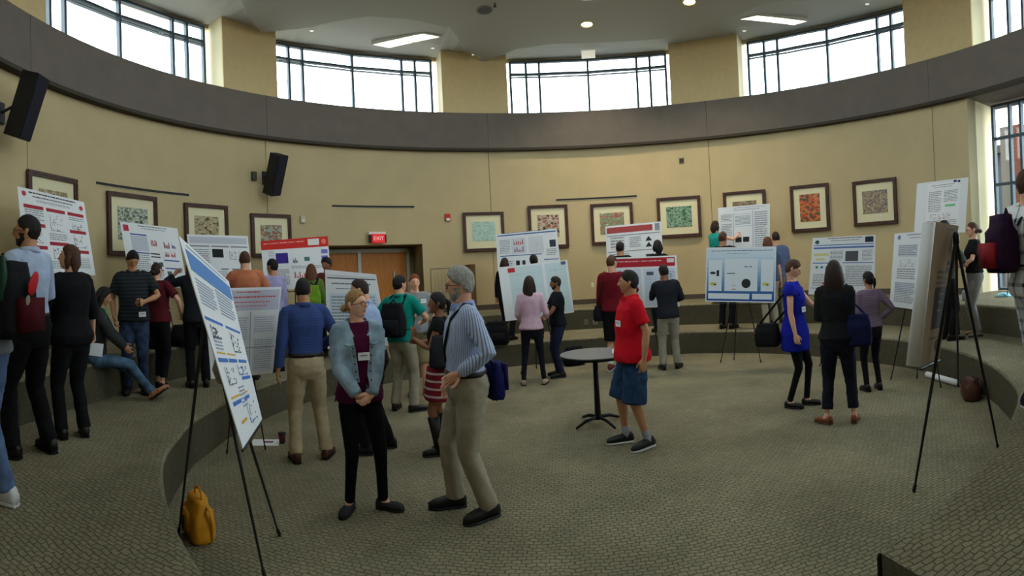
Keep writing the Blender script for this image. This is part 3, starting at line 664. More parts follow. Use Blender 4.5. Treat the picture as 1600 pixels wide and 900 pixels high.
# P3 the large one in the left foreground, seen nearly edge on, leaning back
p3 = Poster('large curling poster with blue heading, nearly edge-on in the left foreground', [(278, 368), (357, 440), (409, 655), (379, 701)], 2.85, 3.45, dLb=2.75, dRb=3.3, group=G)
p = p3
p.rects('heading_band', [(.06, .05, .97, .155)], (92, 140, 206)); p.text([(.1, .02, .9, .035, 1)], (170, 180, 200), 'title')
p.text([(.08, .19, .45, .33, 8), (.52, .17, .92, .33, 8), (.1, .48, .3, .55, 4), (.4, .74, .6, .86, 6)], (168, 178, 200))
for r in ((.04, .385, .46, .40), (.54, .385, .95, .40), (.06, .585, .32, .605), (.36, .585, .60, .605), (.66, .585, .92, .605), (.62, .69, .92, .71), (.1, .80, .38, .82), (.5, .80, .7, .82)): p.rects('section_bar', [r], (70, 120, 200))
for r in ((.08, .555, .3, .563), (.36, .555, .6, .563), (.1, .775, .4, .785), (.5, .775, .68, .785), (.2, .90, .4, .915)): p.rects('gold_bar', [r], (222, 176, 70))
p.chart(.1, .42, .3, .48, (90, 90, 110), 'dots'); p.chart(.6, .42, .8, .54, (60, 70, 90), 'dots'); p.chart(.15, .63, .4, .72, (120, 120, 140), 'dots'); p.chart(.55, .62, .85, .68, (90, 110, 160), 'dots'); p.chart(.5, .84, .8, .95, (110, 130, 170), 'dots')
fb = at(414, 905, 0); fc = at(437, 838, 0); fa = at(279, 836, 0); ap = pt(322, 470, 3.25)
M_STEEL = mat('easel_steel', srgb((120, 124, 130)), .3, metal=.7)
easel('tall tripod easel under the edge-on poster in the left foreground', ap, [fa, fb, fc], (pt(379, 704, 2.8), pt(407, 662, 3.3)), rad=.010, m=mat('easel_dark_steel', srgb((58, 60, 62)), .3, metal=.5))
t = thing('tote_bag', 'pale cloth bag hung behind the edge-on poster', 'bag', pt(345, 582, 3.5)); b = MB(); b.tube([(0, 0, .07), (.01, 0, .02), (0, .0, -.03)], [(.05, .04), (.075, .05), (.05, .03)], 12, up=(1, 0, 0)); obj('body', b, mat('pale_cloth', srgb((150, 146, 136)), .9), t, True); b = MB(); b.tube([(-.03, 0, .1), (-.01, 0, .2), (.03, 0, .1)], .006, 6); obj('handle', b, mat('pale_cloth', srgb((150, 146, 136))), t)
# P8 / P9
p = Poster('crumpled white poster with blue wavy lines, above the seated crowd in the middle', [(775, 366), (870, 357), (879, 450), (779, 452)], 10.9, 10.9, group=G)
p.rects('blue_rule', [(.02, .03, .98, .05), (.05, .40, .72, .415), (.75, .50, .98, .515)], (70, 104, 170)); p.text([(.1, .0, .8, .02, 1)], (120, 130, 160), 'title'); p.rects('pale_panel', [(.24, .10, .48, .38), (.52, .10, .76, .38)], (214, 216, 226)); p.rects('photo', [(.86, .18, .96, .30)], (50, 60, 80)); p.rects('photo', [(.30, .50, .36, .66), (.40, .50, .45, .66)], (40, 44, 56))
p.text([(.05, .12, .22, .38, 9), (.54, .22, .74, .37, 5), (.8, .33, .96, .45, 4), (.05, .5, .25, .9, 10)]); p.chart(.28, .13, .44, .22, (180, 90, 90)); p.chart(.28, .25, .44, .35, (150, 110, 140))
auto_easel(p, 'black easel under the blue-ruled poster in the middle', Z2, .4)
p = Poster('pale blue-green poster with a small red logo, behind the woman in the pink jacket', [(778, 418), (886, 406), (897, 488), (790, 502)], 8.6, 8.8, group=G)
p.rects('pale_panel', [(.14, .03, .62, .97), (.66, .03, .97, .97)], (206, 224, 230)); p.rects('red_logo', [(.13, .04, .23, .12)], (196, 50, 60), lift=2); p.rects('logo', [(.90, .02, .97, .08)], (90, 100, 130), lift=2); p.text([(.18, .16, .6, .9, 14), (.68, .16, .94, .9, 14)], (160, 184, 200))
auto_easel(p, 'black easel behind the woman in the pink jacket', 0, .4)
# P10 / P11
p = Poster('white poster with pale red heading and two dark peaks, behind the red-headed poster', [(946, 354), (1033, 346), (1038, 440), (950, 446)], 11.1, 11.1, group=G)
p.rects('heading_band', [(.02, .03, .84, .13)], (176, 74, 76)); p.rects('logo', [(.88, .02, .97, .14)], (150, 150, 170)); p.rects('rule', [(.02, .17, .98, .18), (.02, .44, .98, .45)], (110, 110, 120)); p.text([(.08, .2, .33, .4, 4), (.05, .48, .4, .72, 8), (.42, .22, .62, .4, 6)]); p.chart(.10, .24, .34, .40, (190, 120, 140), 'dots')
for v in (.30, .40):
    b = MB(); q = [p.map(x, y, .006, p.n) for x, y in ((.70, v), (.76, v - .08), (.82, v))]; b.add(q + [x - p.n * .001 for x in q], [(0, 1, 2), (5, 4, 3), (0, 3, 4, 1), (1, 4, 5, 2), (2, 5, 3, 0)]); obj('peak_figure', b, mat('ink_40_44_56', srgb((40, 44, 56))), p.t)
p.rects('photo', [(.70, .52, .84, .66)], (70, 70, 66))
auto_easel(p, 'black easel under the poster with two dark peaks', Z2, .4)
p = Poster('poster with deep red heading, behind the man in the red polo shirt', [(948, 403), (1057, 399), (1062, 479), (952, 482)], 9.25, 9.1, group=G)
p.rects('heading_band', [(.01, .03, .97, .20)], (178, 34, 50)); p.text([(.08, .08, .78, .12, 1)], (240, 200, 204), 'title'); p.rects('crest', [(.86, .05, .96, .13)], (230, 220, 224), lift=2); p.rects('pale_panel', [(.02, .24, .48, .97), (.52, .24, .97, .97)], (210, 220, 236)); p.rects('photo', [(.56, .30, .66, .37)], (80, 90, 120), lift=2)
p.text([(.54, .4, .7, .9, 12), (.75, .3, .95, .9, 14)], (170, 184, 206)); p.chart(.8, .34, .92, .42, (100, 120, 160), 'dots')
auto_easel(p, 'black easel behind the man in the dark blazer', 0, .35, .25)
# P12 / P13
p = Poster('tall white poster the woman in teal points at, highest on the right wall', [(1122, 325), (1203, 318), (1203, 398), (1124, 402)], 11.15, 11.3, group=G)
p.rects('panel_line', [(.28, .13, .29, .95), (.66, .10, .67, .95), (.30, .16, .64, .165), (.30, .40, .64, .405), (.68, .38, .96, .385)], (150, 156, 190)); p.text([(.3, .03, .9, .05, 1), (.05, .15, .26, .3, 5), (.06, .34, .26, .6, 8), (.32, .2, .62, .38, 7), (.7, .14, .95, .9, 18)]); p.text([(.3, .07, .8, .09, 1)], (110, 110, 150), 'title')
p.rects('photo', [(.32, .62, .44, .72), (.47, .62, .59, .72)], (44, 40, 44)); p.rects('link_mark', [(.1, .24, .2, .255)], (60, 60, 70))
auto_easel(p, 'black easel under the tall white poster on the right wall', Z2, .2)
p = Poster('poster with blue shaded border and a dark disc, on an easel before the two men', [(1104, 387), (1213, 385), (1211, 473), (1102, 471)], 8.45, 8.4, group=G)
for i in range(10):
    f = i / 9; c = tuple(int(a + (b - a) * f ** 1.3) for a, b in zip((206, 224, 240), (30, 84, 160))); p.rects('shaded_band', [(.015, .10 + .088 * i, .985, .10 + .088 * (i + 1))], c)
p.rects('heading_band', [(.015, .02, .985, .10)], (214, 226, 240)); p.text([(.07, .06, .95, .085, 1), (.3, .115, .6, .13, 1)], (70, 90, 130), 'title')
for r in ((.04, .23, .23, .80), (.27, .21, .74, .80), (.79, .23, .97, .80), (.04, .845, .63, .945), (.67, .845, .95, .945)): p.rects('panel_box', [r], (220, 230, 242), lift=2)
p.disc('dark_disc', .58, .66, .065, .085, (36, 44, 48), lift=3); p.rects('dark_bar', [(.155, .42, .19, .53)], (26, 28, 36), lift=3); p.disc('dark_oval', .10, .47, .04, .025, (50, 60, 80), lift=3); p.rects('caption_mark', [(.30, .47, .42, .485), (.55, .35, .60, .365), (.62, .35, .66, .365)], (80, 84, 96), lift=3)
for u in (.11, .86): p.disc('yellow_blob', u, .67, .05, .028, (206, 200, 90), lift=3); p.disc('dark_oval', u + .025, .685, .018, .012, (50, 56, 60), lift=4)
p.rects('red_mark', [(.38, .76, .43, .775), (.38, .69, .43, .70)], (200, 90, 100), lift=3)
c = sum([q + p.org for q in p.c], V()) / 4
easel('tripod easel under the blue-bordered poster, feet on the lower floor', c + V((-p.n.x * .09, -p.n.y * .09, .30)), [at(1126, 567, 0), at(1189, 567, 0), V((c.x + .05, c.y + .55, 0))], (pt(1112, 474, 8.42), pt(1205, 475, 8.4)))
# P14
p = Poster('white poster with blue rules and a grey photo, before the woman in the black top', [(1270, 372), (1368, 367), (1366, 463), (1263, 460)], 7.95, 7.78, group=G)
p.rects('blue_rule', [(.03, .13, .98, .145), (.03, .17, .98, .20), (.03, .44, .42, .455), (.5, .44, .98, .455), (.03, .88, .6, .89)], (92, 122, 190)); p.text([(.25, .02, .8, .045, 1), (.3, .06, .75, .08, 1)], (50, 54, 70), 'title'); p.rects('grey_photo', [(.54, .25, .74, .42)], (84, 86, 92)); p.rects('dark_logo', [(.84, .02, .97, .11)], (40, 50, 70)); p.disc('emblem', .08, .08, .035, .035, (60, 90, 90))
p.rects('yellow_block', [(.04, .28, .28, .32), (.08, .36, .22, .40)], (220, 214, 150)); p.text([(.3, .24, .5, .42, 8), (.8, .24, .96, .42, 8), (.05, .64, .3, .86, 8), (.35, .55, .48, .8, 9), (.55, .5, .95, .85, 12)])
for u, c in ((.10, (60, 140, 80)), (.18, (80, 120, 200)), (.26, (80, 160, 90)), (.22, (220, 90, 90))): p.disc('round_mark', u, .52 if u != .22 else .80, .022, .022, c)
c = sum([q + p.org for q in p.c], V()) / 4
easel('tripod easel under the blue-ruled poster, left of the woman in black', c + V((-p.n.x * .10, -p.n.y * .10, .30)), [at(1281, 573, 0), V((*pt(1345, 450, 7.98).xy, 0)), V((c.x + .15, c.y + .5, 0))], (pt(1272, 463, 7.96), pt(1360, 466, 7.8)))
# P15
p = Poster('white poster with grey text blocks, partly behind the brown cardboard', [(1398, 365), (1483, 358), (1472, 490), (1390, 478)], 6.9, 6.5, group=G)
p.text([(.25, .03, .9, .05, 1), (.3, .07, .8, .085, 1)], (90, 100, 130), 'title'); p.disc('emblem', .1, .06, .03, .03, (120, 140, 180)); p.rects('shaded_column', [(.10, .16, .46, .32), (.08, .66, .46, .80), (.54, .3, .9, .4)], (206, 212, 224)); p.text([(.1, .17, .45, .31, 6), (.1, .48, .45, .63, 5), (.08, .67, .45, .94, 12), (.54, .16, .9, .28, 5), (.54, .5, .9, .94, 16)]); p.chart(.15, .35, .4, .45, (150, 150, 170), 'dots')
easel('tripod easel under the grey-text poster, beside the patterned blouse', pt(1435, 380, 6.85), [at(1392, 594, 0), at(1470, 606, 0), V((4.9, 4.95, 0))], (pt(1396, 480, 6.9), pt(1470, 492, 6.5)))
# P16
p = Poster('big white board with a smaller text sheet, highest at the right by the window wall', [(1433, 287), (1513, 277), (1508, 363), (1428, 367)], 9.2, 9.0, group=G)
p.rects('sheet', [(.22, .04, .86, .98)], (240, 240, 246)); p.text([(.3, .08, .75, .10, 1), (.35, .12, .7, .135, 1)], (70, 70, 90), 'title'); p.rects('green_mark', [(.58, .46, .78, .50)], (120, 200, 140), lift=2); p.rects('logo', [(.72, .02, .78, .06), (.80, .03, .85, .07)], (60, 60, 90), lift=2)
p.text([(.25, .2, .5, .6, 12), (.55, .2, .82, .42, 8), (.25, .75, .5, .95, 6), (.55, .75, .82, .95, 6)]); p.chart(.3, .62, .5, .72, (120, 90, 110), 'dots'); p.chart(.55, .62, .7, .72, (160, 80, 90), 'dots')
auto_easel(p, 'black easel under the big white board by the window wall', Z2, .3, .25)
# P17 brown board seen from behind and the curled sheet on it
p = Poster('brown cardboard backing seen from behind, on the right foreground easel', [(1460, 346), (1497, 353), (1466, 560), (1437, 573)], 3.55, 4.15, thick=.012, cardboard=True, dLb=3.5, dRb=4.05)
p.rects('dark_panel', [(.30, .46, .84, .76)], (40, 38, 36)); p.rects('faint_print', [(.3, .34, .85, .36), (.3, .38, .85, .40), (.3, .42, .7, .435), (.25, .82, .7, .83)], (96, 80, 62)); p.rects('box_mark', [(.72, .27, .82, .30), (.72, .32, .82, .345), (.5, .03, .75, .045)], (70, 58, 46)); p.disc('round_print', .72, .885, .12, .045, (60, 50, 42)); p.disc('round_print', .8, .12, .06, .05, (110, 92, 72))
p.rects('arrow_mark', [(.42, .50, .7, .52), (.45, .56, .66, .575), (.48, .62, .63, .635)], (110, 100, 90), lift=2)
t = thing('rolled_poster', 'white poster sheet curling round the left edge of the brown cardboard', 'poster', pt(1426, 572, 3.42), 0)
b = MB(); T0, T1, B0, B1 = pt(1442, 347, 3.46), pt(1462, 347, 3.54), pt(1416, 571, 3.40), pt(1438, 573, 3.48); o = pt(1426, 572, 3.42); k = 8; vs = []
nn = (T1 - T0).cross(B0 - T0).normalized(); nn = nn if nn.dot(-o) > 0 else -nn
for i in range(k + 1):
    f = i / k; bow = nn * (.03 * math.sin(math.pi * f))
    for a, c in ((T0, T1), (B0, B1)):
        q = a.lerp(c, f) + bow - o; vs += [q, q - nn * .004]
fs = []
for i in range(k):
    a = i * 4; fs += [(a, a + 2, a + 6, a + 4), (a + 1, a + 5, a + 7, a + 3), (a, a + 4, a + 5, a + 1), (a + 2, a + 3, a + 7, a + 6)]
fs += [(0, 1, 3, 2), (k * 4, k * 4 + 2, k * 4 + 3, k * 4 + 1)]
b.add(vs, fs); obj('sheet', b, M_PAPER, t, True)
b = MB(); q0 = B0.lerp(T0, .03) - o + nn * .012; q1 = B1.lerp(T1, .03) - o + nn * .012; q2 = B1.lerp(T1, .13) - o + nn * .012; q3 = B0.lerp(T0, .13) - o + nn * .012
easel('tall black tripod easel at the right foreground holding brown cardboard', pt(1494, 375, 3.95), [at(1428, 769, 0), at(1560, 703, 0), at(1497, 604, 0)], (pt(1438, 577, 3.5), pt(1468, 563, 4.1)), rad=.011)
# P18
p = Poster('white poster with black picture row, on an easel against the tall window', [(1571, 325), (1592, 316), (1590, 424), (1560, 414)], 9.2, 9.0, group=G)
p.rects('photo', [(.1, .80, .26, .92), (.34, .80, .5, .92), (.58, .80, .74, .92)], (40, 34, 34)); p.text([(.15, .1, .85, .6, 14)], (190, 170, 170)); p.rects('red_mark', [(.2, .66, .6, .70)], (210, 130, 120))
auto_easel(p, 'small easel standing against the tall window', Z2, .2, .15)

# ------------------------------------------------------------------ round table and things on it
o = at(935, 663, 0); t = thing('round_table', 'round grey-topped cafe table on a black star base', 'table', o)
M_TBK = mat('table_black', srgb((22, 22, 24)), .35, metal=.4)
b = MB(); b.tube([(0, 0, .755), (0, 0, .785)], .385, 48, 'flat'); obj('table_top', b, mat('grey_laminate', srgb((108, 108, 110)), .4, var=.05, vscale=40), t)
b = MB(); b.tube([(0, 0, .75), (0, 0, .775)], .39, 48, 'flat'); obj('edge_band', b, M_TBK, t)
b = MB(); b.tube([(0, 0, .06), (0, 0, .10), (0, 0, .4), (0, 0, .75)], [.045, .035, .03, .028], 16, 'flat'); obj('pedestal', b, M_TBK, t, True)
for k in range(4):
    a = R(28 + 90 * k); d = V((math.cos(a), math.sin(a), 0)); b = MB(); b.tube([d * .02 + V((0, 0, .085)), d * .16 + V((0, 0, .07)), d * .29 + V((0, 0, .022))], [(.022, .02), (.02, .014), (.016, .01)], 8, up=(0, 0, 1)); obj('foot', b, M_TBK, t, True)
q = pt(962, 548, 5.52); t = thing('name_card', 'small white card standing on the round table', 'card', (q.x, q.y, .786), .3); b = MB(); b.box((0, 0, .028), (.045, .003, .028), rotm('X', -14)); b.box((0, .014, .028), (.045, .003, .028), rotm('X', 14)); obj('card', b, M_PAPER, t)
# ------------------------------------------------------------------ bags and things on the floor
M_YEL = mat('mustard_leather', srgb((206, 140, 24)), .55, bump=.3, bscale=14, var=.12, vscale=12)
def bagmesh(w, d, h, top=.6, n=10, puff=1.0, seed=0, m=12):
    # a slumped soft bag: rings of rounded rectangles
    b = MB(); r = random.Random(seed); rings = []
    for i in range(n + 1):
        f = i / n; k = (1 - (1 - top) * f ** 1.5) * (1 + .12 * math.sin(math.pi * f) * puff)
        if i == 0: k *= .9
        ring = []
        for j in range(m * 2):
            a = 2 * math.pi * j / (m * 2); c, s = math.cos(a), math.sin(a); e = .55
            ring.append(V((w * k * math.copysign(abs(c) ** e, c) + r.uniform(-.006, .006), d * (k if f < .8 else k * .7) * math.copysign(abs(s) ** e, s) + r.uniform(-.006, .006), h * f + r.uniform(-.004, .004))))
        rings.append(ring)
    vs = sum(rings, []); M2 = m * 2; fs = []
    for i in range(n):
        for j in range(M2): fs.append((i * M2 + j, i * M2 + (j + 1) % M2, (i + 1) * M2 + (j + 1) % M2, (i + 1) * M2 + j))
    fs.append(tuple(reversed(range(M2)))); fs.append(tuple(range(n * M2, (n + 1) * M2))); b.add(vs, fs); return b
o = at(299, 838, 0); o = V((o.x + .05, o.y + .02, 0)); t = thing('handbag', 'mustard yellow leather handbag on the floor against the left riser', 'bag', o, R(-35))
obj('body', bagmesh(.13, .085, .28, .8, seed=2), M_YEL, t, True)
b = MB(); b.tube([(-.07, .0, .25), (-.05, 0, .32), (.02, 0, .345), (.07, 0, .31), (.08, 0, .25)], [(.010, .005)] * 5, 6); obj('handle', b, M_YEL, t, True)
b = MB(); b.tube([(.09, .02, .26), (.16, .03, .22), (.15, .05, .10), (.13, .05, .03)], [(.012, .005)] * 4, 6); obj('strap', b, M_YEL, t, True)
b = MB(); b.box((0, -.085, .14), (.06, .018, .06)); obj('front_pocket', b, M_YEL, t, True)
for x in (-.04, .04): b = MB(); b.box((x, -.108, .16), (.012, .006, .022)); obj('buckle', b, mat('brass', srgb((170, 140, 80)), .35, metal=.8), t)
b = MB(); b.tube([(.0, -.105, .16), (.01, -.12, .12), (.0, -.115, .07)], .008, 6); obj('tassel', b, mat('dark_tassel', srgb((70, 50, 24))), t)
o = at(415, 692, 0); t = thing('paper_flyer', 'white flyer lying on the floor beside a paper cup', 'paper', (o.x, o.y, .001), R(20)); b = MB(); b.box((0, 0, .002), (.15, .11, .002)); obj('sheet', b, M_PAPER, t); b = MB(); b.box((.03, .02, .0045), (.05, .03, .0006)); obj('picture', b, mat('ink_120_110_110', srgb((120, 90, 90))), t)
o = at(441, 692, 0); t = thing('paper_cup', 'dark red paper cup standing on the floor by the left riser', 'cup', o); b = MB(); b.tube([(0, 0, 0), (0, 0, .10)], [.030, .042], 16, 'flat'); obj('cup', b, mat('cup_maroon', srgb((84, 34, 34)), .6), t, True); b = MB(); b.tube([(0, 0, .098), (0, 0, .108)], .044, 16, 'flat'); obj('lid', b, M_BLACK, t)
q0, q1 = at(1449, 590, 0), at(1496, 604, 0)
o = (q0 + q1) / 2; t = thing('poster_tube', 'white cardboard poster tube lying on the floor at the right', 'tube', (o.x, o.y, 0)); d = (q1 - q0) / 2; b = MB(); b.tube([V((-d.x, -d.y, .045)), V((d.x, d.y, .045))], .042, 20, 'flat'); obj('tube', b, M_PAPER, t, True)
b = MB(); b.tube([V((-d.x, -d.y, .045)) * 1.01, V((-d.x * 1.05, -d.y * 1.05, .045))], .036, 16, 'flat'); obj('end_cap', b, M_GREY, t)
o = at(1517, 622, 0); t = thing('leather_bag', 'brown leather satchel slumped on the floor at the end of the white tube', 'bag', o, R(50)); obj('body', bagmesh(.17, .10, .24, .7, seed=5), mat('brown_leather', srgb((78, 44, 34)), .5, var=.2), t, True)
b = MB(); b.tube([(.05, -.1, .2), (.16, -.13, .16), (.18, -.13, .03), (.1, -.15, .01)], [(.014, .006)] * 4, 6); obj('strap', b, M_BLACK, t, True); b = MB(); b.box((.02, -.11, .13), (.12, .012, .07)); obj('flap', b, mat('dark_brown_leather', srgb((56, 32, 26)), .5), t, True)
def pack(label, o, rz, w, d, h, m, name='backpack', extra=None, cat='bag', lay=None):
    t = thing(name, label, cat, o, rz); b = bagmesh(w, d, h, .8, seed=int(abs(o[0] * 100))); obj('body', b, m, t, True)
    b = MB(); b.box((0, -d - .015, h * .32), (w * .7, .025, h * .22)); obj('front_pocket', b, m, t, True)
    b = MB(); b.tube([(-.03, 0, h), (0, 0, h + .04), (.03, 0, h)], .008, 6); obj('carry_loop', b, M_BLACK, t, True)
    for sx in (-1, 1): b = MB(); b.tube([(sx * w * .5, d * .9, h * .95), (sx * w * .7, d + .05, h * .6), (sx * w * .6, d, h * .15)], [(.02, .006)] * 3, 6, up=(1, 0, 0)); obj('strap', b, M_BLACK, t, True)
    return t
M_DK = cloth('black_nylon', (26, 26, 30)); M_NAVY = cloth('navy_nylon', (26, 28, 78))
o = at(793, 612, 0); 
o = at(898, 570, 0); pack('black backpack on the floor behind the man in the black polo', (o.x, o.y, 0), .3, .2, .1, .33, M_DK)
o = V((-4.35, 6.05, Z1)); pack('black bag on the tier beneath the pointing visitor', pt(287, 552, 7.3) * 0 + V((-4.42, 5.9, Z2)), .4, .2, .13, .30, M_DK)
pack('second black bag on the tier, left of the pointing visitor', V((-4.72, 5.45, Z2)), .9, .17, .12, .22, M_DK)
o = pt(778, 560, 9.4); pack('dark bag on the tier edge left of the pale poster in the middle', (o.x, o.y, Z1), 0, .22, .13, .42, M_DK)
o = at(1497, 527, Z1); t = thing('umbrella', 'folded black umbrella standing on the tier by the brown cardboard', 'umbrella', o)
b = MB(); b.tube([(0, 0, .0), (0, 0, .30), (0, 0, .75)], [.035, .03, .012], 10); obj('canopy', b, M_BLACK, t, True); b = MB(); b.tube([(0, 0, .75), (0, 0, .84)], .012, 8); obj('handle', b, M_BLACK, t)
o = at(1507, 470, Z2); t = thing('water_bottle', 'grey water bottle on the upper tier by the woman in the black T-shirt', 'bottle', o); b = MB(); b.tube([(0, 0, 0), (0, 0, .15), (0, 0, .19)], [.04, .04, .02], 14, 'flat'); obj('bottle', b, mat('bottle_grey', srgb((130, 136, 140)), .3), t, True); b = MB(); b.tube([(0, 0, .19), (0, 0, .22)], .022, 12, 'flat'); obj('cap', b, M_BLACK, t)
o = at(1568, 463, Z2); t = thing('plastic_bag', 'light blue plastic bag on the window ledge at the right', 'bag', o, .5); obj('body', bagmesh(.18, .14, .07, .5, seed=9), mat('blue_plastic', srgb((120, 176, 190)), .3), t, True); b = MB(); b.tube([(-.1, 0, .05), (-.2, -.05, .04), (-.25, -.1, .01)], .01, 6); obj('handle', b, mat('teal_handle', srgb((40, 110, 120))), t)
# wire cart by the wall
a, z = onwall(702, 450, 6.55); o = pol(6.55, a, Z2); t = thing('wire_cart', 'pale wire-sided cart with a brown end, by the wall behind the grey-haired man', 'cart', o, -R(a))
M_WIRE = mat('pale_wire', srgb((150, 140, 112)), .4, metal=.4); Wc = .42
for x in (-Wc, Wc): b = MB(); b.tube([(x, 0, .08), (x, 0, 1.02)], .018, 8); obj('post', b, M_WIRE, t, True)
for z in (1.04, .5, .15): b = MB(); b.tube([(-Wc, 0, z), (Wc, 0, z)], .016, 8); obj('rail', b, M_WIRE, t, True)
for k in range(9): b = MB(); x = -Wc + (k + 1) * 2 * Wc / 10; b.tube([(x, 0, .15), (x, 0, 1.04)], .006, 6); obj('wire', b, M_WIRE, t, True)
b = MB(); b.box((Wc + .10, .0, .60), (.06, .22, .5)); obj('brown_end', b, mat('brown_board', srgb((104, 74, 48)), .7), t)
for x in (-Wc, Wc): b = MB(); b.tube([(x - .015, 0, .04), (x + .015, 0, .04)], .04, 12, 'flat'); obj('caster', b, M_BLACK, t)
# ------------------------------------------------------------------ people
def gauss(x, s): return np.exp(-(x / s) ** 2)
def sst(a, b, x):
    t = np.clip((x - a) / (b - a), 0, 1); return t * t * (3 - 2 * t)
def headpts(lon, lat, fem=False, nose=1.0, jaw=1.0):
    cl = np.cos(lat); cl2 = np.where(lat < 0, np.abs(cl) ** .72, cl)
    x = .0735 * cl2 * np.sin(lon); y = .094 * cl2 * np.cos(lon); z = .116 * np.sin(lat)
    t = np.clip(-z / .116, 0, 1)
    x = x * (1 - (.34 if fem else .27) * t ** 1.6 / jaw)
    back = sst(.02, -.05, y)
    y = y * (1 - back * .42 * t); y = np.where(y < 0, y * (1 + .10 * sst(-.2, .6, z / .116)), y)
    fr = sst(.02, .06, y)
    y = y - fr * .008 * sst(.0, .09, z) - fr * .010 * gauss(z + .03, .04)
    ax = np.abs(x)
    y = y + fr * nose * (.023 * gauss(x, .0125) * gauss(z + .022, .016) + .013 * gauss(x, .010) * gauss(z + .002, .020) + .006 * gauss(ax - .012, .008) * gauss(z + .028, .009))
    y = y - fr * .011 * gauss(ax - .031, .015) * gauss(z - .006, .012)
    y = y + fr * (.005 * gauss(z - .028, .010) * gauss(x, .05))
    y = y + fr * (.0075 * gauss(x, .022) * gauss(z + .052, .006) + .0075 * gauss(x, .018) * gauss(z + .064, .006) - .003 * gauss(x, .024) * gauss(z + .058, .003))
    y = y + fr * (.010 * gauss(x, .022) * gauss(z + .092, .016) - .003 * gauss(x, .03) * gauss(z + .076, .006))
    x = x + np.sign(x) * .004 * gauss(z + .015, .02) * sst(.03, .06, y)
    return x, y, z
def headgrid(nl, nt, **k):
    u = np.linspace(-math.pi, math.pi, nl, endpoint=False); u = u - .42 * np.sin(u)
    v = np.linspace(-math.pi / 2, math.pi / 2, nt + 2)[1:-1]; v = v + .10 * np.sin(2 * v)
    LON, LAT = np.meshgrid(u, v); return LON, LAT
def gridfaces(nl, nt):
    f = [(i * nl + j, i * nl + (j + 1) % nl, (i + 1) * nl + (j + 1) % nl, (i + 1) * nl + j) for i in range(nt - 1) for j in range(nl)]
    f.append(tuple(reversed(range(nl)))); f.append(tuple(range((nt - 1) * nl, nt * nl))); return f
def remesh(parts, vox, smooth=4, disp=0, dsize=.12, name='m'):
    b = MB()
    for vs, fs in parts: b.add(vs, fs)
    me = b.mesh(name); o = bpy.data.objects.new('tmp', me); COL.objects.link(o)
    m = o.modifiers.new('r', 'REMESH'); m.mode = 'VOXEL'; m.voxel_size = vox
    if smooth: s = o.modifiers.new('s', 'SMOOTH'); s.factor = .5; s.iterations = smooth
    if disp:
        tx = bpy.data.textures.get('folds%d' % int(dsize * 100))
        if not tx: tx = bpy.data.textures.new('folds%d' % int(dsize * 100), 'CLOUDS'); tx.noise_scale = dsize; tx.noise_depth = 2
        d = o.modifiers.new('d', 'DISPLACE'); d.texture = tx; d.strength = disp; d.mid_level = .42; d.texture_coords = 'LOCAL'
    dg = bpy.context.evaluated_depsgraph_get(); r = bpy.data.meshes.new_from_object(o.evaluated_get(dg)); bpy.data.objects.remove(o); bpy.data.meshes.remove(me)
    r.name = name; return r
def ik(A, B, l1, l2, pole):
    d = B - A; L = min(d.length, (l1 + l2) * .995); u = d.normalized(); B = A + u * L
    x = (l1 * l1 - l2 * l2 + L * L) / (2 * L); h = math.sqrt(max(0, l1 * l1 - x * x))
    p = V(pole); p = (p - u * p.dot(u)); p = p.normalized() if p.length > 1e-6 else V((0, -1, 0))
    return A + u * x + p * h, B
def loft(rings, n=24, e=.85):
    vs = []
    for c, ax, ay in rings:
        for j in range(n):
            a = 2 * math.pi * j / n; cc, ss = math.cos(a), math.sin(a)
            vs.append(c + ax * math.copysign(abs(cc) ** e, cc) + ay * math.copysign(abs(ss) ** e, ss))
    k = len(rings); fs = [(i * n + j, i * n + (j + 1) % n, (i + 1) * n + (j + 1) % n, (i + 1) * n + j) for i in range(k - 1) for j in range(n)]
    fs.append(tuple(reversed(range(n)))); fs.append(tuple(range((k - 1) * n, k * n))); return vs, fs
SKIN = {'fair': (214, 160, 132), 'pale': (226, 172, 146), 'tan': (184, 132, 98), 'brown': (140, 92, 64), 'dark': (96, 62, 46)}
HAIRC = {'black': (20, 17, 17), 'darkbrown': (44, 28, 22), 'brown': (78, 48, 32), 'auburn': (96, 54, 36), 'red': (132, 66, 40), 'blonde': (168, 130, 84), 'grey': (150, 148, 142), 'ginger': (124, 74, 48)}
def skinmat(k): return mat('skin_' + k, srgb(SKIN[k]), .55, bump=.08, bscale=120, var=.05, spec=.35)
def hairmat(k): return mat('hair_' + k, srgb(HAIRC[k]), .6, bump=.9, bscale=60, var=.35, vscale=40, spec=.3, stretch=(3, 3, .6))
def lipmat(k): return mat('lips_' + k, tuple(a * b for a, b in zip(srgb(SKIN[k]), (.78, .5, .5))), .45)
M_EYEW = mat('eye_white', srgb((225, 220, 214)), .3); M_IRIS = mat('eye_iris', srgb((40, 28, 22)), .2)
PEOPLE = {}
SHOULDER = .178
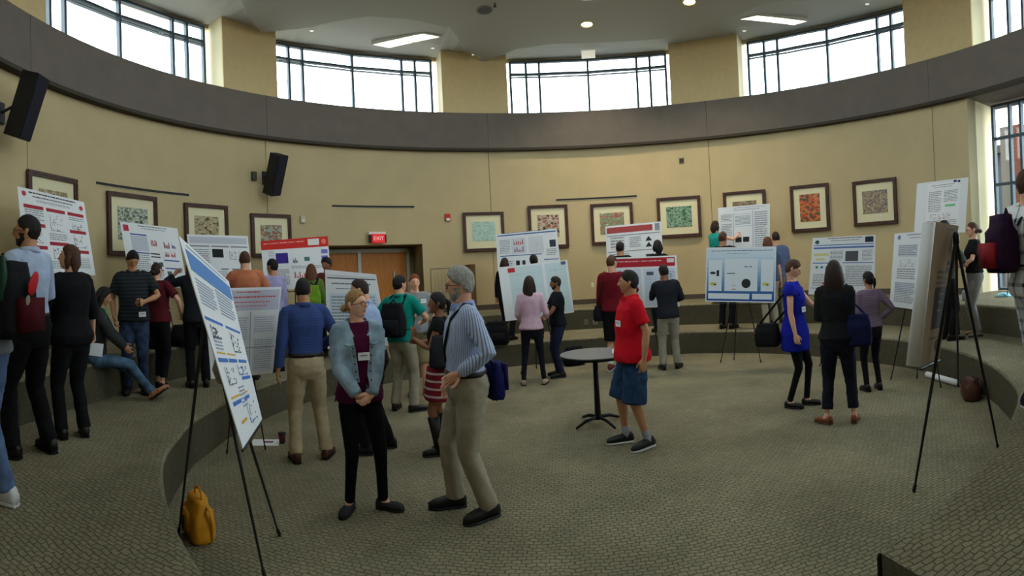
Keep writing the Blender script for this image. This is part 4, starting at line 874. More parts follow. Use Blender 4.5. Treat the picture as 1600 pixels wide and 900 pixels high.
def person(label, feet_px=None, z=0, top=None, face=0, dist=None, hgt=None, fem=False, fat=1.0, skin='fair', hair='short', hairc='darkbrown',
           shirt=None, sleeve='short', hem=.90, tuck=False, pants=None, leg='long', loose=1.0, skirt=None, shoes=None, sock=None,
           armL=((-.25, .03, .86), (0, -1, 0)), armR=((.25, .03, .86), (0, -1, 0)), head=(0, 0, 0), lean=(0, 0, 0), footL=(-.10, .0, 8), footR=(.10, .0, -8),
           belt=None, glasses=False, beard=None, badge=None, near=False, jacket=None, collar=None, sit=None, handL=None, handR=None, curl=22, gap=.06, hidden_legs=False, key=None, shoekind='shoe', xy=None, dir_=None, hipshift=0, neckline=None, cuff=None, kneeL=None, kneeR=None, untuck_flare=0, boots=None, bun=False):
    if xy is not None: g = V(xy)
    elif dist is not None: g = pt(feet_px[0], 450, dist); g.z = z
    else: g = at(feet_px[0], feet_px[1], z)
    for _ in range(18):      # keep the feet on the step they stand on
        if sit: break
        rr = math.hypot(g.x - CX, g.y - CY); aa = math.degrees(math.atan2(g.x - CX, g.y - CY)); sgn = 1 if (g.x * (g.x - CX) + g.y * (g.y - CY)) > 0 else -1
        if z == Z1 and rr > tierr(aa) - .20: k_ = -.01 * sgn
        elif z == Z1 and rr < pitr(aa) + .18: k_ = .01 * sgn
        elif z == Z2 and rr < tierr(aa) + .16: k_ = .01 * sgn
        else: break
        q_ = math.hypot(g.x, g.y); g.x *= 1 + k_ / q_ * 2; g.y *= 1 + k_ / q_ * 2
    D = math.hypot(g.x, g.y)
    if hgt is None:
        hp = ray(*(top if isinstance(top, tuple) else (feet_px[0], top))); k = D / math.hypot(hp.x, hp.y); hgt = min(1.93, max(1.5, EYE + k * hp.z - z - .012))
    s = hgt / 1.75
    az = math.degrees(math.atan2(g.x, g.y)) + face
    root = thing('person', label, 'person', g, -R(az)); vox = .010 if near else (.015 if D < 7.2 else .019)
    sw = SHOULDER * (.90 if fem else 1.0) * (1 + (fat - 1) * .25)
    lx, ly, tw = lean
    def spine(zz):                      # frame of the trunk at rest height zz
        t = max(0, min(1, (zz - .92) / .5)); q = Matrix.Rotation(R(-lx * t), 3, 'X') @ Matrix.Rotation(R(ly * t), 3, 'Y') @ Matrix.Rotation(R(tw * t), 3, 'Z')
        # integrate
        p = V(hip0); steps = 6; z0 = .92
        if zz <= .92: return p + V((0, 0, zz - .92)), Matrix.Identity(3)
        for i in range(steps):
            tm = ((i + .5) / steps) * (zz - .92) / .5; tm = max(0, min(1, tm)); qq = Matrix.Rotation(R(-lx * tm), 3, 'X') @ Matrix.Rotation(R(ly * tm), 3, 'Y')
            p = p + qq @ V((0, 0, (zz - z0) / steps))
        return p, q
    fl, fr_ = V((footL[0], footL[1], .075)), V((footR[0], footR[1], .075))
    if len(footL) > 3: fl.z += footL[3]
    if len(footR) > 3: fr_.z += footR[3]
    hip0 = V(((footL[0] + footR[0]) / 2 + hipshift, (footL[1] + footR[1]) / 2, .92))
    spread = max((V((fl.x, fl.y, 0)) - V((hip0.x - .09, hip0.y, 0))).length, (V((fr_.x, fr_.y, 0)) - V((hip0.x + .09, hip0.y, 0))).length)
    hip0.z = min(.92, .075 + math.sqrt(max(.1, .845 ** 2 - spread ** 2)) + .0)
    if sit: hip0 = V(sit)
    # joints
    HL, HR = hip0 + V((-.09, 0, -.02)), hip0 + V((.09, 0, -.02))
    kL, aL = ik(HL, fl, .43, .415, kneeL or (0, 1, 0)); kR, aR = ik(HR, fr_, .43, .415, kneeR or (0, 1, 0))
    pc, qc = spine(1.42)
    SL, SR = pc + qc @ V((-sw, 0, 0)), pc + qc @ V((sw, 0, 0))
    def tgt(a): return V(a[0])
    wl, wr = tgt(armL), tgt(armR)
    eL, wL = ik(SL, wl, .285, .255, armL[1]); eR, wR = ik(SR, wr, .285, .255, armR[1])
    w = lambda *a: a
    ws = .86 if fem else 1.0
    prof = [(.78, .120, .075, 0), (.86, .165, .112, -.005), (.93, .178 if fem else .168, .122, -.008), (1.02, .150 if fem else .158, .108, .0), (1.10, .132 if fem else .155, .100, .005), (1.20, .145 if fem else .165, .110, .008),
            (1.29, .156 if fem else .178, .122 if fem else .120, .012 if fem else .004), (1.37, .160 if fem else .183, .108, .0), (1.43, .150 if fem else .170, .082, -.006), (1.475, .10, .068, -.006), (1.505, .062, .060, -.004)]
    def trunk(z0, z1, add, flare=0, belly=0):
        r = []
        zs = sorted(set([z0, z1] + [p[0] for p in prof if z0 < p[0] < z1]))
        for zz in zs:
            for (p0, p1) in zip(prof, prof[1:]):
                if p0[0] <= zz <= p1[0]:
                    t = (zz - p0[0]) / (p1[0] - p0[0]); a, d, yo = [p0[i] + (p1[i] - p0[i]) * t for i in (1, 2, 3)]; break
            ff = 1 + (fat - 1) * (1 if zz < 1.25 else .6 if zz < 1.4 else .2)
            fl_ = flare * max(0, (1.15 - zz) / .25)
            c, q = spine(zz); r.append((c + q @ V((0, yo + (fat - 1) * .12 * (zz < 1.25), 0)), q @ V((a * ff + add + fl_, 0, 0)), q @ V((0, d * (1 + (ff - 1) * 1.5) + add + fl_, 0))))
        return loft(r)
    def S(vs): return [v * s for v in vs]
    def sc(part): return ([v * s for v in part[0]], part[1])
    aR_ = .9 if fem else 1.0
    sm, lm, hm = skinmat(skin), lipmat(skin), hairmat(hairc)
    # ---- body: one surface for trunk, neck and limbs; head and hands grown into it
    nb, nq = spine(1.49); hc = nb + nq @ V((0, .012, .14))
    HQ = nq @ Matrix.Rotation(R(-head[0]), 3, 'Z') @ Matrix.Rotation(R(-head[1]), 3, 'X') @ Matrix.Rotation(R(head[2]), 3, 'Y')
    hs = 1.0 if not fem else .96
    neckr = .052 if fem else .062
    limbs = [trunk(.86, 1.49, -.016), tube([nb + nq @ V((0, -.012, -.05)), nb + nq @ V((0, -.004, .03)), hc + HQ @ V((0, -.018, -.045))], [neckr * 1.15, neckr, neckr * .98], 14)]
    for Sh, E_, W_ in ((SL, eL, wL), (SR, eR, wR)):
        m = E_.lerp(W_, .3)
        limbs.append(tube([Sh, Sh.lerp(E_, .5), E_, m, E_.lerp(W_, .7), W_], [.047 * aR_, .044 * aR_, .037 * aR_, .039 * aR_, .031 * aR_, .0245 * aR_], 12))
    lk = .66 if (pants and leg in ('long', 'crop')) else 1.0
    for H_, K_, A_ in ((HL, kL, aL), (HR, kR, aR)):
        sh = K_ + (A_ - K_) * .28 + V((0, -.008, 0))
        limbs.append(tube([H_, H_.lerp(K_, .5), K_, sh, K_.lerp(A_, .7), A_], [.078 * lk, .068 * lk, .052 * lk, .054 * lk, .040 * lk, .036 * min(1, lk + .2)], 14))
    bvox = min(vox, .013)
    me = remesh([sc(l) for l in limbs], bvox, 3, name='body')
    bm = bmesh.new(); bm.from_mesh(me)
    nskin = len(bm.faces)
    nl, nt = (56, 44) if near else ((36, 30) if D < 7.2 else (24, 22))
    LON, LAT = headgrid(nl, nt); X, Y, Z = headpts(LON.ravel(), LAT.ravel(), fem)
    def H2W(x, y, z_): return (hc + HQ @ (V((x, y, z_)) * hs)) * s
    vv = [bm.verts.new(H2W(*p)) for p in zip(X, Y, Z)]
    for f in gridfaces(nl, nt):
        fc = bm.faces.new([vv[i] for i in f]); zc = sum(Z[i] for i in f) / len(f); xc = sum(X[i] for i in f) / len(f); yc = sum(Y[i] for i in f) / len(f)
        if len(f) == 4 and -.067 < zc < -.047 and abs(xc) < .023 and yc > .05: fc.material_index = 1
    def addbm(part):
        vs, fs = part; q = [bm.verts.new(v * s) for v in vs]
        for f in fs: bm.faces.new([q[i] for i in f])
    for sx in (-1, 1):     # ears
        c = hc + HQ @ (V((sx * .073, -.008, -.002)) * hs)
        addbm(tube([c + HQ @ V((0, -.004, .026)), c + HQ @ V((sx * .006, -.008, .012)), c + HQ @ V((sx * .004, -.002, -.012)), c + HQ @ V((0, .004, -.026))], [(.006, .012), (.008, .016), (.007, .012), (.005, .007)], 8, up=HQ @ V((1, 0, 0))))
    # hands
    for side, W_, E_, spec in ((-1, wL, eL, handL), (1, wR, eR, handR)):
        sp_ = spec or {}
        d = V(sp_['dir']).normalized() if 'dir' in sp_ else (W_ - E_).normalized()
        th = V(sp_.get('thumb', (0, 1, 0))); th = th - d * th.dot(d)
        if th.length < .2: th = V((0, 0, 1)) - d * d.z
        th.normalize(); nrm = d.cross(th) * (-side)
        cu = sp_.get('curl', curl); hk = .94 if not fem else .84
        P = lambda a, t_, n_: W_ + (d * a + th * t_ + nrm * n_) * hk
        addbm(tube([P(-.02, 0, 0), P(.015, 0, 0), P(.05, .003, 0), P(.088, .004, 0)], [(.026 * hk, .020 * hk), (.030 * hk, .018 * hk), (.042 * hk, .016 * hk), (.040 * hk, .012 * hk)], 12, up=th))
        for i, (off, ln) in enumerate(((.030, .068), (.011, .078), (-.009, .072), (-.028, .056))):
            p = P(.088, off, 0); dd = d + th * (off * 1.2); dd.normalize(); pts = [P(.07, off, 0), p]; a = 0
            for kx, fr in enumerate((.44, .32, .24)):
                a += R(cu * (1 + .15 * i)); q = (dd * math.cos(a) + nrm * math.sin(a)) * ln * fr * hk; p = p + q; pts.append(p)
            addbm(tube(pts, [.0095 * hk, .0095 * hk, .0088 * hk, .0080 * hk, .0068 * hk], 7))
        a0 = P(.018, .024, .004); a1 = P(.045, .048, .012); a2 = P(.068, .058, .022); a3 = P(.088, .056, .034)
        addbm(tube([a0, a1, a2, a3], [.015 * hk, .012 * hk, .0105 * hk, .008 * hk], 8))
    bm.to_mesh(me); bm.free()
    link('body', me, [sm, lm], root, True)
    # eyes, brows
    if D < 8.6 or near:
        for sx in (-1, 1):
            b = MB(); c = V((sx * .031, 0, .005)); x0, y0, z0 = headpts(np.array([math.asin(min(1, .031 / .078)) * sx]), np.array([.045]), fem); c.y = y0[0] - .0095; rr = .0125; n1, n2 = 12, 8; vs = []
            for i in range(1, n2):
                a = math.pi * i / n2
                for j in range(n1):
                    q = 2 * math.pi * j / n1; vs.append(H2W(c.x + rr * math.sin(a) * math.cos(q), c.y + rr * math.cos(a), c.z + rr * .75 * math.sin(a) * math.sin(q)))
            fs = [(i * n1 + j, i * n1 + (j + 1) % n1, (i + 1) * n1 + (j + 1) % n1, (i + 1) * n1 + j) for i in range(n2 - 2) for j in range(n1)]
            b.add(vs, fs); b.m = [1 if f[0] // n1 < 1 else 0 for f in fs]; b.add([vs[j] for j in range(n1)], [tuple(range(n1))], 1)
            obj('eye', b, [M_EYEW, M_IRIS], root, True)
            b = MB(); pts = []
            for t_ in (.016, .030, .046): 
                lo_ = math.asin(min(1, t_ / .076)) * sx; x1, y1, z1 = headpts(np.array([lo_]), np.array([.21 + .02 * (t_ > .02)]), fem); pts.append(H2W(x1[0], y1[0] - .0005, z1[0]))
            b.tube(pts, [(.0026 * s, .0026 * s), (.003 * s, .003 * s), (.0016 * s, .0016 * s)], 6); obj('eyebrow', b, hm, root, True)
    if glasses and D < 8.6:
        b = MB(); pf = []
        for sx in (-1, 1):
            c = V((sx * .033, .098, .003)); ring = [H2W(c.x + .025 * math.cos(a), c.y - .010 * abs(math.cos(a) * sx + .3) * (1 if math.cos(a) * sx > 0 else .2), c.z + .017 * math.sin(a)) for a in [2 * math.pi * i / 14 for i in range(15)]]
            b.tube(ring, .0022 * s, 5); b.tube([H2W(sx * .057, .088, .008), H2W(sx * .076, .04, .006), H2W(sx * .078, -.006, .004)], .0022 * s, 5)
        b.tube([H2W(-.010, .103, .006), H2W(.010, .103, .006)], .0022 * s, 5); obj('eyeglasses', b, M_BLACK, root, True)
    # ---- hair
    def hairshell(th, zmin_f, drop=0, lift=0, nl=48, nt=40):
        LON, LAT = headgrid(nl, nt); X, Y, Z = headpts(LON.ravel(), LAT.ravel(), fem, nose=0)
        zm = np.interp(Y, *zmin_f); t = sst(-.006, .010, Z - zm) * (th + lift * sst(.02, .11, Z)) - .007
        t = t + .0022 * np.sin(LON.ravel() * 23 + 3 * np.sin(LAT.ravel() * 9)) * (t > 0)
        N = np.stack([X / .0735, Y / .094, Z / .116], 1); N /= np.linalg.norm(N, axis=1)[:, None]
        P = np.stack([X, Y, Z], 1) + N * t[:, None]; return [H2W(*p) for p in P], gridfaces(nl, nt)
    std = ([-.10, -.045, -.012, .012, .045, .062, .075, .1], [-.075, -.06, -.012, .012, .030, .058, .076, .084])
    rec = ([-.10, -.045, -.012, .012, .045, .07, .1], [-.075, -.055, -.005, .03, .075, .10, .12])
    bald = ([-.10, -.05, -.02, .0, .01, .05, .1], [-.075, -.05, .0, .02, .13, .13, .13])
    long_ = ([-.10, -.03, .0, .02, .045, .062, .075, .1], [-.12, -.12, -.11, -.02, .045, .066, .078, .086])
    b = MB(); hp = lambda x, y, z_: H2W(x, y, z_)
    if hair in ('short', 'crop'): b.add(*hairshell(.016 if hair == 'short' else .009, std, lift=.006))
    elif hair == 'full': b.add(*hairshell(.022, std, lift=.012))
    elif hair == 'receding': b.add(*hairshell(.012, rec, lift=.004))
    elif hair == 'bald': b.add(*hairshell(.008, bald))
    elif hair in ('long', 'bob', 'wavy', 'pony', 'updo'):
        b.add(*hairshell(.018 if hair != 'updo' else .013, long_ if hair in ('long', 'bob', 'wavy') else ([-.10, -.045, -.012, .012, .045, .062, .075, .1], [-.085, -.07, -.03, .0, .040, .062, .078, .086]), lift=.008))
        if hair in ('long', 'wavy'):
            ln = -.30 if hair == 'long' else -.22
            prt = [tube([hp(0, -.065, .04), hp(0, -.082, -.06), hp(0, -.085, -.15), hp(0, -.082, ln)], [(.085 * s, .05 * s), (.102 * s, .054 * s), (.108 * s, .048 * s), (.075 * s, .028 * s)] if hair == 'wavy' else [(.074 * s, .042 * s), (.086 * s, .044 * s), (.082 * s, .038 * s), (.05 * s, .02 * s)], 16, up=HQ @ V((1, 0, 0)))]
            for sx in (-1, 1): prt.append(tube([hp(sx * .06, -.01, .05), hp(sx * .076, -.012, -.04), hp(sx * .082, -.02, -.12), hp(sx * .07, -.03, ln * .85)], [.026 * s, .03 * s, .034 * s, .014 * s], 10))
            for v_, f_ in prt: b.add(v_, f_)
        if hair == 'bob':
            for v_, f_ in [tube([hp(0, -.06, .03), hp(0, -.07, -.05), hp(0, -.066, -.10)], [(.07 * s, .045 * s), (.088 * s, .05 * s), (.07 * s, .035 * s)], 16, up=HQ @ V((1, 0, 0)))] + [tube([hp(sx * .066, -.005, .04), hp(sx * .078, .0, -.03), hp(sx * .074, -.005, -.09)], [.024 * s, .03 * s, .02 * s], 10) for sx in (-1, 1)]: b.add(v_, f_)
        if hair == 'pony': b.tube([hp(0, -.105, .03), hp(0, -.135, .01), hp(.01, -.135, -.06), hp(.01, -.12, -.13)], [.022 * s, .030 * s, .026 * s, .010 * s], 10)
        if hair == 'updo': b.tube([hp(-.02, -.115, -.02), hp(0, -.13, -.025), hp(.02, -.115, -.03)], [.03 * s, .036 * s, .03 * s], 12)
    if b.v: obj('hair', b, hm, root, True)
    if beard:
        LON, LAT = headgrid(40, 36); X, Y, Z = headpts(LON.ravel(), LAT.ravel(), fem, nose=.6)
        m = sst(-.045, -.062, Z + .0 * Y + .02 * (np.abs(X) < .014)) * sst(-.01, .01, Y + .0) + sst(.052, .062, np.abs(X)) * sst(.0, -.02, Z) * sst(-.01, .01, Y) * .7 + gauss(Z + .044, .006) * (np.abs(X) < .03) * (Y > .05)
        m = np.clip(m, 0, 1) * (1 - gauss(X, .02) * gauss(Z + .058, .006)); t = m * (.0065 if beard == 'full' else .004) - .003 + .0012 * np.sin(LON.ravel() * 31) * m
        N = np.stack([X / .0735, Y / .094, Z / .116], 1); N /= np.linalg.norm(N, axis=1)[:, None]; P = np.stack([X, Y, Z], 1) + N * t[:, None]
        b = MB(); b.add([H2W(*p) for p in P], gridfaces(40, 36)); obj('beard', b, hm, root, True)
    # ---- clothes
    folds = .012 if near else .014
    def top_parts(add, hem, sleeve, flare=0, zt=1.49):
        pr = [trunk(hem, zt, add, flare)]
        for Sh, E_, W_, sgn in ((SL, eL, wL, -1), (SR, eR, wR, 1)):
            pr.append(tube([Sh + qc @ V((-sgn * .07, 0, .022)), Sh + qc @ V((-sgn * .005, 0, .004)), Sh.lerp(E_, .12)], [.052 * aR_ + add, .056 * aR_ + add, .055 * aR_ + add], 14))
            if sleeve == 'long': pr.append(tube([Sh, Sh.lerp(E_, .5), E_, E_.lerp(W_, .4), E_.lerp(W_, .93)], [(.054 * aR_ + add), .051 * aR_ + add, .045 * aR_ + add, .043 * aR_ + add, .032 * aR_ + add], 14, cap='flat'))
            elif sleeve == 'rolled': pr.append(tube([Sh, Sh.lerp(E_, .5), E_, E_.lerp(W_, .35)], [.056 * aR_ + add, .052 * aR_ + add, .048 * aR_ + add, .044 * aR_ + add], 14, cap='flat'))
            elif sleeve == 'short': pr.append(tube([Sh, Sh.lerp(E_, .35), Sh.lerp(E_, .72)], [.056 * aR_ + add, .057 * aR_ + add, .060 * aR_ + add], 14, cap='flat'))
            elif sleeve == 'cap': pr.append(tube([Sh, Sh.lerp(E_, .30)], [.052 * aR_ + add, .054 * aR_ + add], 14, cap='flat'))
        return [sc(p) for p in pr]
    trees = []
    def bvh(o):
        bmx = bmesh.new(); bmx.from_mesh(o.data); t = BVHTree.FromBMesh(bmx); bmx.free(); return t
    if pants:
        lp = []
        wt = 1.02 if tuck else 1.0
        lp.append(trunk(.785, wt, .010 if tuck else .003))
        lf = 1 + (fat - 1) * .6
        for H_, K_, A_ in ((HL, kL, aL), (HR, kR, aR)):
            end = {'long': 1.0, 'crop': .8, 'shorts': None, 'knee': None}[leg]
            if leg in ('shorts', 'knee'):
                e = K_.lerp(A_, .05 if leg == 'knee' else -.12) if leg == 'knee' else H_.lerp(K_, .88)
                lp.append(tube([H_ + V((0, 0, -.04)), H_.lerp(K_, .4), e], [.092 * min(loose, 1.06) * lf + .004, .094 * loose, .088 * loose + .01], 16, cap='flat'))
            else:
                e = K_.lerp(A_, .97 if leg == 'long' else .80) + V((0, 0, .0 if leg == 'crop' else -.01))
                tight = loose < .95
                lp.append(tube([H_ + V((0, 0, -.05)), H_.lerp(K_, .5), K_, K_.lerp(A_, .5), e], [.093 * max(.95, loose) * min(1, loose ** -.5) * lf, .084 * max(.88, loose) * lf, .066 * loose, (.060 if not tight else .054) * loose, (.060 if not tight else .050) * loose], 16, cap='flat'))
        me = remesh([sc(p) for p in lp], vox, 6 if near else 3, disp=folds * (1.5 if loose >= 1 else .3), dsize=.08, name='trousers')
        link('shorts' if leg in ('shorts', 'knee') else 'trousers', me, pants, root, True)
    if skirt:
        m_, zh, fl_, zt_ = skirt
        c0 = hip0
        r = [(V((c0.x, c0.y, zt_)), V((.160, 0, 0)), V((0, .125, 0))), (V((c0.x, c0.y, .90)), V((.205, 0, 0)), V((0, .165, 0))), (V((c0.x, c0.y, (zh + .9) / 2)), V((.21 + fl_ * .5, 0, 0)), V((0, .175 + fl_ * .5, 0))), (V((c0.x, c0.y, zh)), V((.205 + fl_, 0, 0)), V((0, .18 + fl_, 0)))]
        me = remesh([sc(loft(r, 32, 1))], vox, 3, disp=.012, dsize=.08, name='skirt'); link('skirt', me, m_, root, True)
    so = None
    if shirt:
        hm_ = 1.0 if tuck else hem
        me = remesh(top_parts(.010, hm_, sleeve, untuck_flare + (0 if tuck or jacket else .014)), vox, 3, disp=folds, dsize=.09, name='shirt')
        so = link('shirt', me, shirt, root, True)
    if jacket:
        jm, jhem, jsl, gp = jacket
        me = remesh(top_parts(.022, jhem, jsl, .0, 1.50), vox, 3, disp=folds, dsize=.08, name='jacket')
        bm = bmesh.new(); bm.from_mesh(me)
        if gp:
            pj, qj = spine(1.2)
            for sx in (-1, 1):
                bmesh.ops.bisect_plane(bm, geom=bm.verts[:] + bm.edges[:] + bm.faces[:], plane_co=(pj + V((sx * gp, 0, 0))) * s, plane_no=V((sx, 0, .0)) + V((0, 0, -.12)))
            kill = []
            for f in bm.faces:
                c = f.calc_center_median() / s - pj
                if c.y > .02 and all(sx * (c.x - sx * gp) + (-.12) * c.z < 0 for sx in (-1, 1)): kill.append(f)
            bmesh.ops.delete(bm, geom=kill, context='FACES')
        bm.to_mesh(me); bm.free(); jo = link('jacket', me, jm, root, True); so_out = jo
        jb = bvh(jo)
        def onj(x, z_, off=.004):
            c, q = spine(z_); h = jb.ray_cast((c + q @ V((x, 0, 0))) * s + V((0, .6, 0)), V((0, -1, 0)))
            return h[0] + h[1] * off if h[0] is not None else None
        if gp and near and jsl == 'long' and jhem > 1:
            for sx in (-1, 1):
                b = MB(); pts = [onj(sx * x, z_, .003) for x, z_ in ((.065, 1.33), (.095, 1.322), (.125, 1.335))]
                if all(p is not None for p in pts): b.tube(pts, [(.004, .020)] * 3, 6, up=(0, 0, 1) ); obj('pocket_flap', b, jm, jo, True); 
                b = MB(); pts = [onj(sx * x, z_, .001) for x, z_ in ((.085, 1.30), (.080, 1.22), (.072, 1.14), (.065, 1.07))]
                if all(p is not None for p in pts): b.tube(pts, .0035, 5); obj('seam', b, mat('denim_seam', srgb((176, 184, 190))), jo, True)
                for z_ in (1.30, 1.24, 1.18, 1.12, 1.06):
                    p = onj(sx * (gp + .018 + (1.2 - z_) * -.12), z_)
                    if p is not None: b = MB(); b.tube([p - V((0, .003, 0)), p + V((0, .003, 0))], .006, 8); obj('button', b, M_BLACK, jo)
                # turned collar
                c, q = spine(1.49); P3 = lambda x, y, z_: (c + q @ V((sx * x, y, z_))) * s
                b = MB(); vs = [P3(.03, .075, -.075), P3(.075, .060, -.02), P3(.085, -.02, .03), P3(.03, -.085, .04), P3(.0, -.088, .04), P3(.0, -.112, -.01), P3(.05, -.10, -.012), P3(.115, -.03, -.02), P3(.125, .05, -.045), P3(.06, .115, -.10)]
                lo_ = [v - V((0, 0, .006)) for v in vs]
                b.add(vs + lo_, [(0, 1, 8, 9), (1, 2, 7, 8), (2, 3, 6, 7), (3, 4, 5, 6), (19, 18, 11, 10), (18, 17, 12, 11), (17, 16, 13, 12), (16, 15, 14, 13)] + [(i, (i + 1) % 10, 10 + (i + 1) % 10, 10 + i) for i in range(10)]); obj('collar', b, jm, jo)
            for W_, E_ in ((wL, eL), (wR, eR)):
                b = MB(); b.add(*sc(tube([E_.lerp(W_, .84), E_.lerp(W_, .95)], [.047, .046], 16, cap='flat'))); obj('cuff', b, jm, jo, True)
    else: so_out = so
    if collar and so:
        c0, q0 = spine(1.485); b = MB(); n = 22; vs = []
        for i in range(n):
            a = R(28) + (2 * math.pi - R(56)) * i / (n - 1) + math.pi / 2
            for rr, zz in ((.070, -.012), (.066, .030), (.080, .032), (.092, -.012)):
                k = 1.0 + .10 * (math.sin(a) > .6); vs.append((c0 + q0 @ V((rr * .98 * math.cos(a) * (neckr / .062), (rr * 1.02 * k) * math.sin(a), zz - .022 * max(0, math.sin(a))))) * s)
        fs = []
        for i in range(n - 1):
            for j in range(4): fs.append((i * 4 + j, i * 4 + (j + 1) % 4, (i + 1) * 4 + (j + 1) % 4, (i + 1) * 4 + j))
        fs += [(3, 2, 1, 0), ((n - 1) * 4, (n - 1) * 4 + 1, (n - 1) * 4 + 2, (n - 1) * 4 + 3)]
        b.add(vs, fs); obj('collar', b, collar, root, True)
    if belt:
        b = MB(); c0, q0 = spine(1.015); r = []
        for zz in (-.018, .018):
            cq = V((c0.x, c0.y + .002 + (fat - 1) * .12, c0.z + zz)); ff = fat * 1.0
            r.append((cq * s, V((.155 * ff + .021, 0, 0)) * s, V((0, .108 * (1 + (ff - 1) * 1.5) + .021, 0)) * s))
        b.add(*loft(r, 32, .9)); bo_ = obj('belt', b, belt, root, True)
        b = MB(); b.box(((c0.x), c0.y + .136 * s + (fat - 1) * .2, c0.z * s), (.022 * s, .005, .018 * s)); obj('buckle', b, mat('steel', srgb((160, 160, 158)), .35, metal=.8), bo_)
    # ---- shoes
    if shoes:
        sk, sm_ = (shoes if isinstance(shoes, tuple) else (shoes, None))
        for A_, fp in ((aL, footL), (aR, footR)):
            yaw = R(fp[2]); q = Matrix.Rotation(yaw, 3, 'Z') @ (Matrix.Rotation(R(fp[4]), 3, 'X') if len(fp) > 4 else Matrix.Identity(3)); base = A_ + q @ V((0, 0, -.075))
            g_ = lambda x, y, z_: base + q @ V((x, y, z_))
            fk = .92 if fem else 1.02
            if shoekind == 'flat': prof_ = [(-.062, .028, .030), (-.04, .034, .040), (0, .036, .030), (.05, .040, .026), (.12, .044, .026), (.165, .036, .020), (.19, .016, .014)]
            elif shoekind == 'sandal': prof_ = [(-.06, .028, .012), (0, .034, .012), (.10, .042, .012), (.18, .03, .012)]
            else: prof_ = [(-.070, .028, .034), (-.045, .038, .050), (0, .041, .050), (.05, .043, .040), (.12, .047, .032), (.17, .040, .026), (.205, .018, .018)]
            r = []
            for y, hw_, hh in prof_: r.append((g_(0, y * fk, .012 + hh), q @ V((hw_, 0, 0)), q @ V((0, 0, hh))))
            b = MB(); vs, fs = loft(r, 14, .8); b.add(S(vs), fs); so_ = obj('boot' if boots else 'shoe', b, sk, root, True)
            r = [(g_(0, y * fk, .010), q @ V((hw_ + .003, 0, 0)), q @ V((0, 0, .011))) for y, hw_, hh in prof_]
            b = MB(); vs, fs = loft(r, 12, .6); b.add(S(vs), fs); obj('sole', b, sm_ or M_BLACK, so_)
            if shoekind == 'sandal':
                b = MB(); vs, fs = tube([g_(0, -.055, .035), g_(0, .0, .04), g_(0, .07, .035), g_(0, .14, .028), g_(0, .17, .026)], [.026, .034, .034, .034, .02], 10); b.add(S(vs), fs); obj('foot', b, sm, root, True)
                b = MB(); b.add(*sc(tube([g_(-.045, .09, .02), g_(-.03, .09, .06), g_(.03, .09, .06), g_(.045, .09, .02)], .008, 6))); obj('sandal_strap', b, sk, so_)
                b = MB(); b.add(*sc(tube([g_(-.036, -.01, .02), g_(-.03, .01, .085), g_(.03, .01, .085), g_(.036, -.01, .02)], .007, 6))); obj('sandal_strap', b, sk, so_)
            if sock or shoekind == 'flat':
                b = MB(); K_ = kL if A_ is aL else kR; vs, fs = tube([g_(0, .05, .040), g_(0, .005, .07), A_.lerp(K_, .10), A_.lerp(K_, .22 if sock else .06)], [.036, .042, .041, .044] if sock else [.024, .033, .032, .031], 12); b.add(S(vs), fs); obj('sock' if sock else 'ankle', b, sock or sm, root, True)
            if boots:
                K_ = kL if A_ is aL else kR; b = MB(); vs, fs = tube([A_ + V((0, 0, -.03)), A_.lerp(K_, .4), A_.lerp(K_, .85)], [.050, .058, .066], 14, cap='flat'); b.add(S(vs), fs); obj('boot_shaft', b, sk, so_, True)
    info = dict(root=root, s=s, spine=spine, wL=wL * s, wR=wR * s, eL=eL * s, eR=eR * s, hc=hc * s, SL=SL * s, SR=SR * s, top=so_out, az=az, aL=aL * s, aR=aR * s, kL=kL * s, kR=kR * s, H2W=H2W, dir=(wR - eR).normalized())
    if badge is not None and so_out is not None:
        bx, bz = badge; t = bvh(so_out); c, q = spine(bz); o1 = (c + q @ V((bx, 0, 0))) * s + V((0, .6, 0))
        h = t.ray_cast(o1, V((0, -1, 0)))
        if jacket and so:
            h2 = bvh(so).ray_cast(o1, V((0, -1, 0)))
            if h[0] is None or (h2[0] is not None and h2[0].y > h[0].y) or h[0].y < 0: h = h2
        if h[0] is not None:
            n_ = V((h[1].x, h[1].y, 0)); n_ = n_.normalized() if n_.length > .1 else V((0, 1, 0)); rq = Matrix.Rotation(math.atan2(-n_.x, n_.y), 3, 'Z')
            b = MB(); b.box(h[0] + n_ * .010, (.045 * s, .003, .030 * s), rq); bo2 = obj('name_badge', b, M_PAPER, root)
            b = MB(); b.box(h[0] + n_ * .014 + V((0, 0, .006)), (.028 * s, .0006, .004 * s), rq); b2 = obj('badge_text', b, mat('ink_120_122_130', srgb((120, 122, 130))), bo2)
    if key: PEOPLE[key] = info
    return info
def inperson(k, p):            # a place given in a person's own frame
    r = PEOPLE[k]['root']; a = r.rotation_euler.z; v = V(p); c, s_ = math.cos(a), math.sin(a)
    return V((r.location.x + v.x * c - v.y * s_, r.location.y + v.x * s_ + v.y * c, r.location.z + v.z))
def worn(k, name, label, cat, o, group=None):
    r = PEOPLE[k]['root']; return thing(name, label, cat, inperson(k, o), r.rotation_euler.z, group)
C = cloth
BLK = C('black_cloth', (24, 24, 27)); DKG = C('dark_grey_cloth', (44, 46, 50)); KHA = C('khaki_cloth', (176, 158, 128)); STN = C('stone_cloth', (150, 142, 124)); JEAN = C('blue_denim', (52, 66, 92), var=.3, vscale=14)
DNVY = C('dark_navy_cloth', (26, 28, 40)); SH_BLK = mat('black_leather', srgb((22, 20, 20)), .4); SH_BRN = mat('brown_shoe_leather', srgb((70, 40, 28)), .45); SH_WHT = mat('white_shoe', srgb((212, 212, 212)), .6)
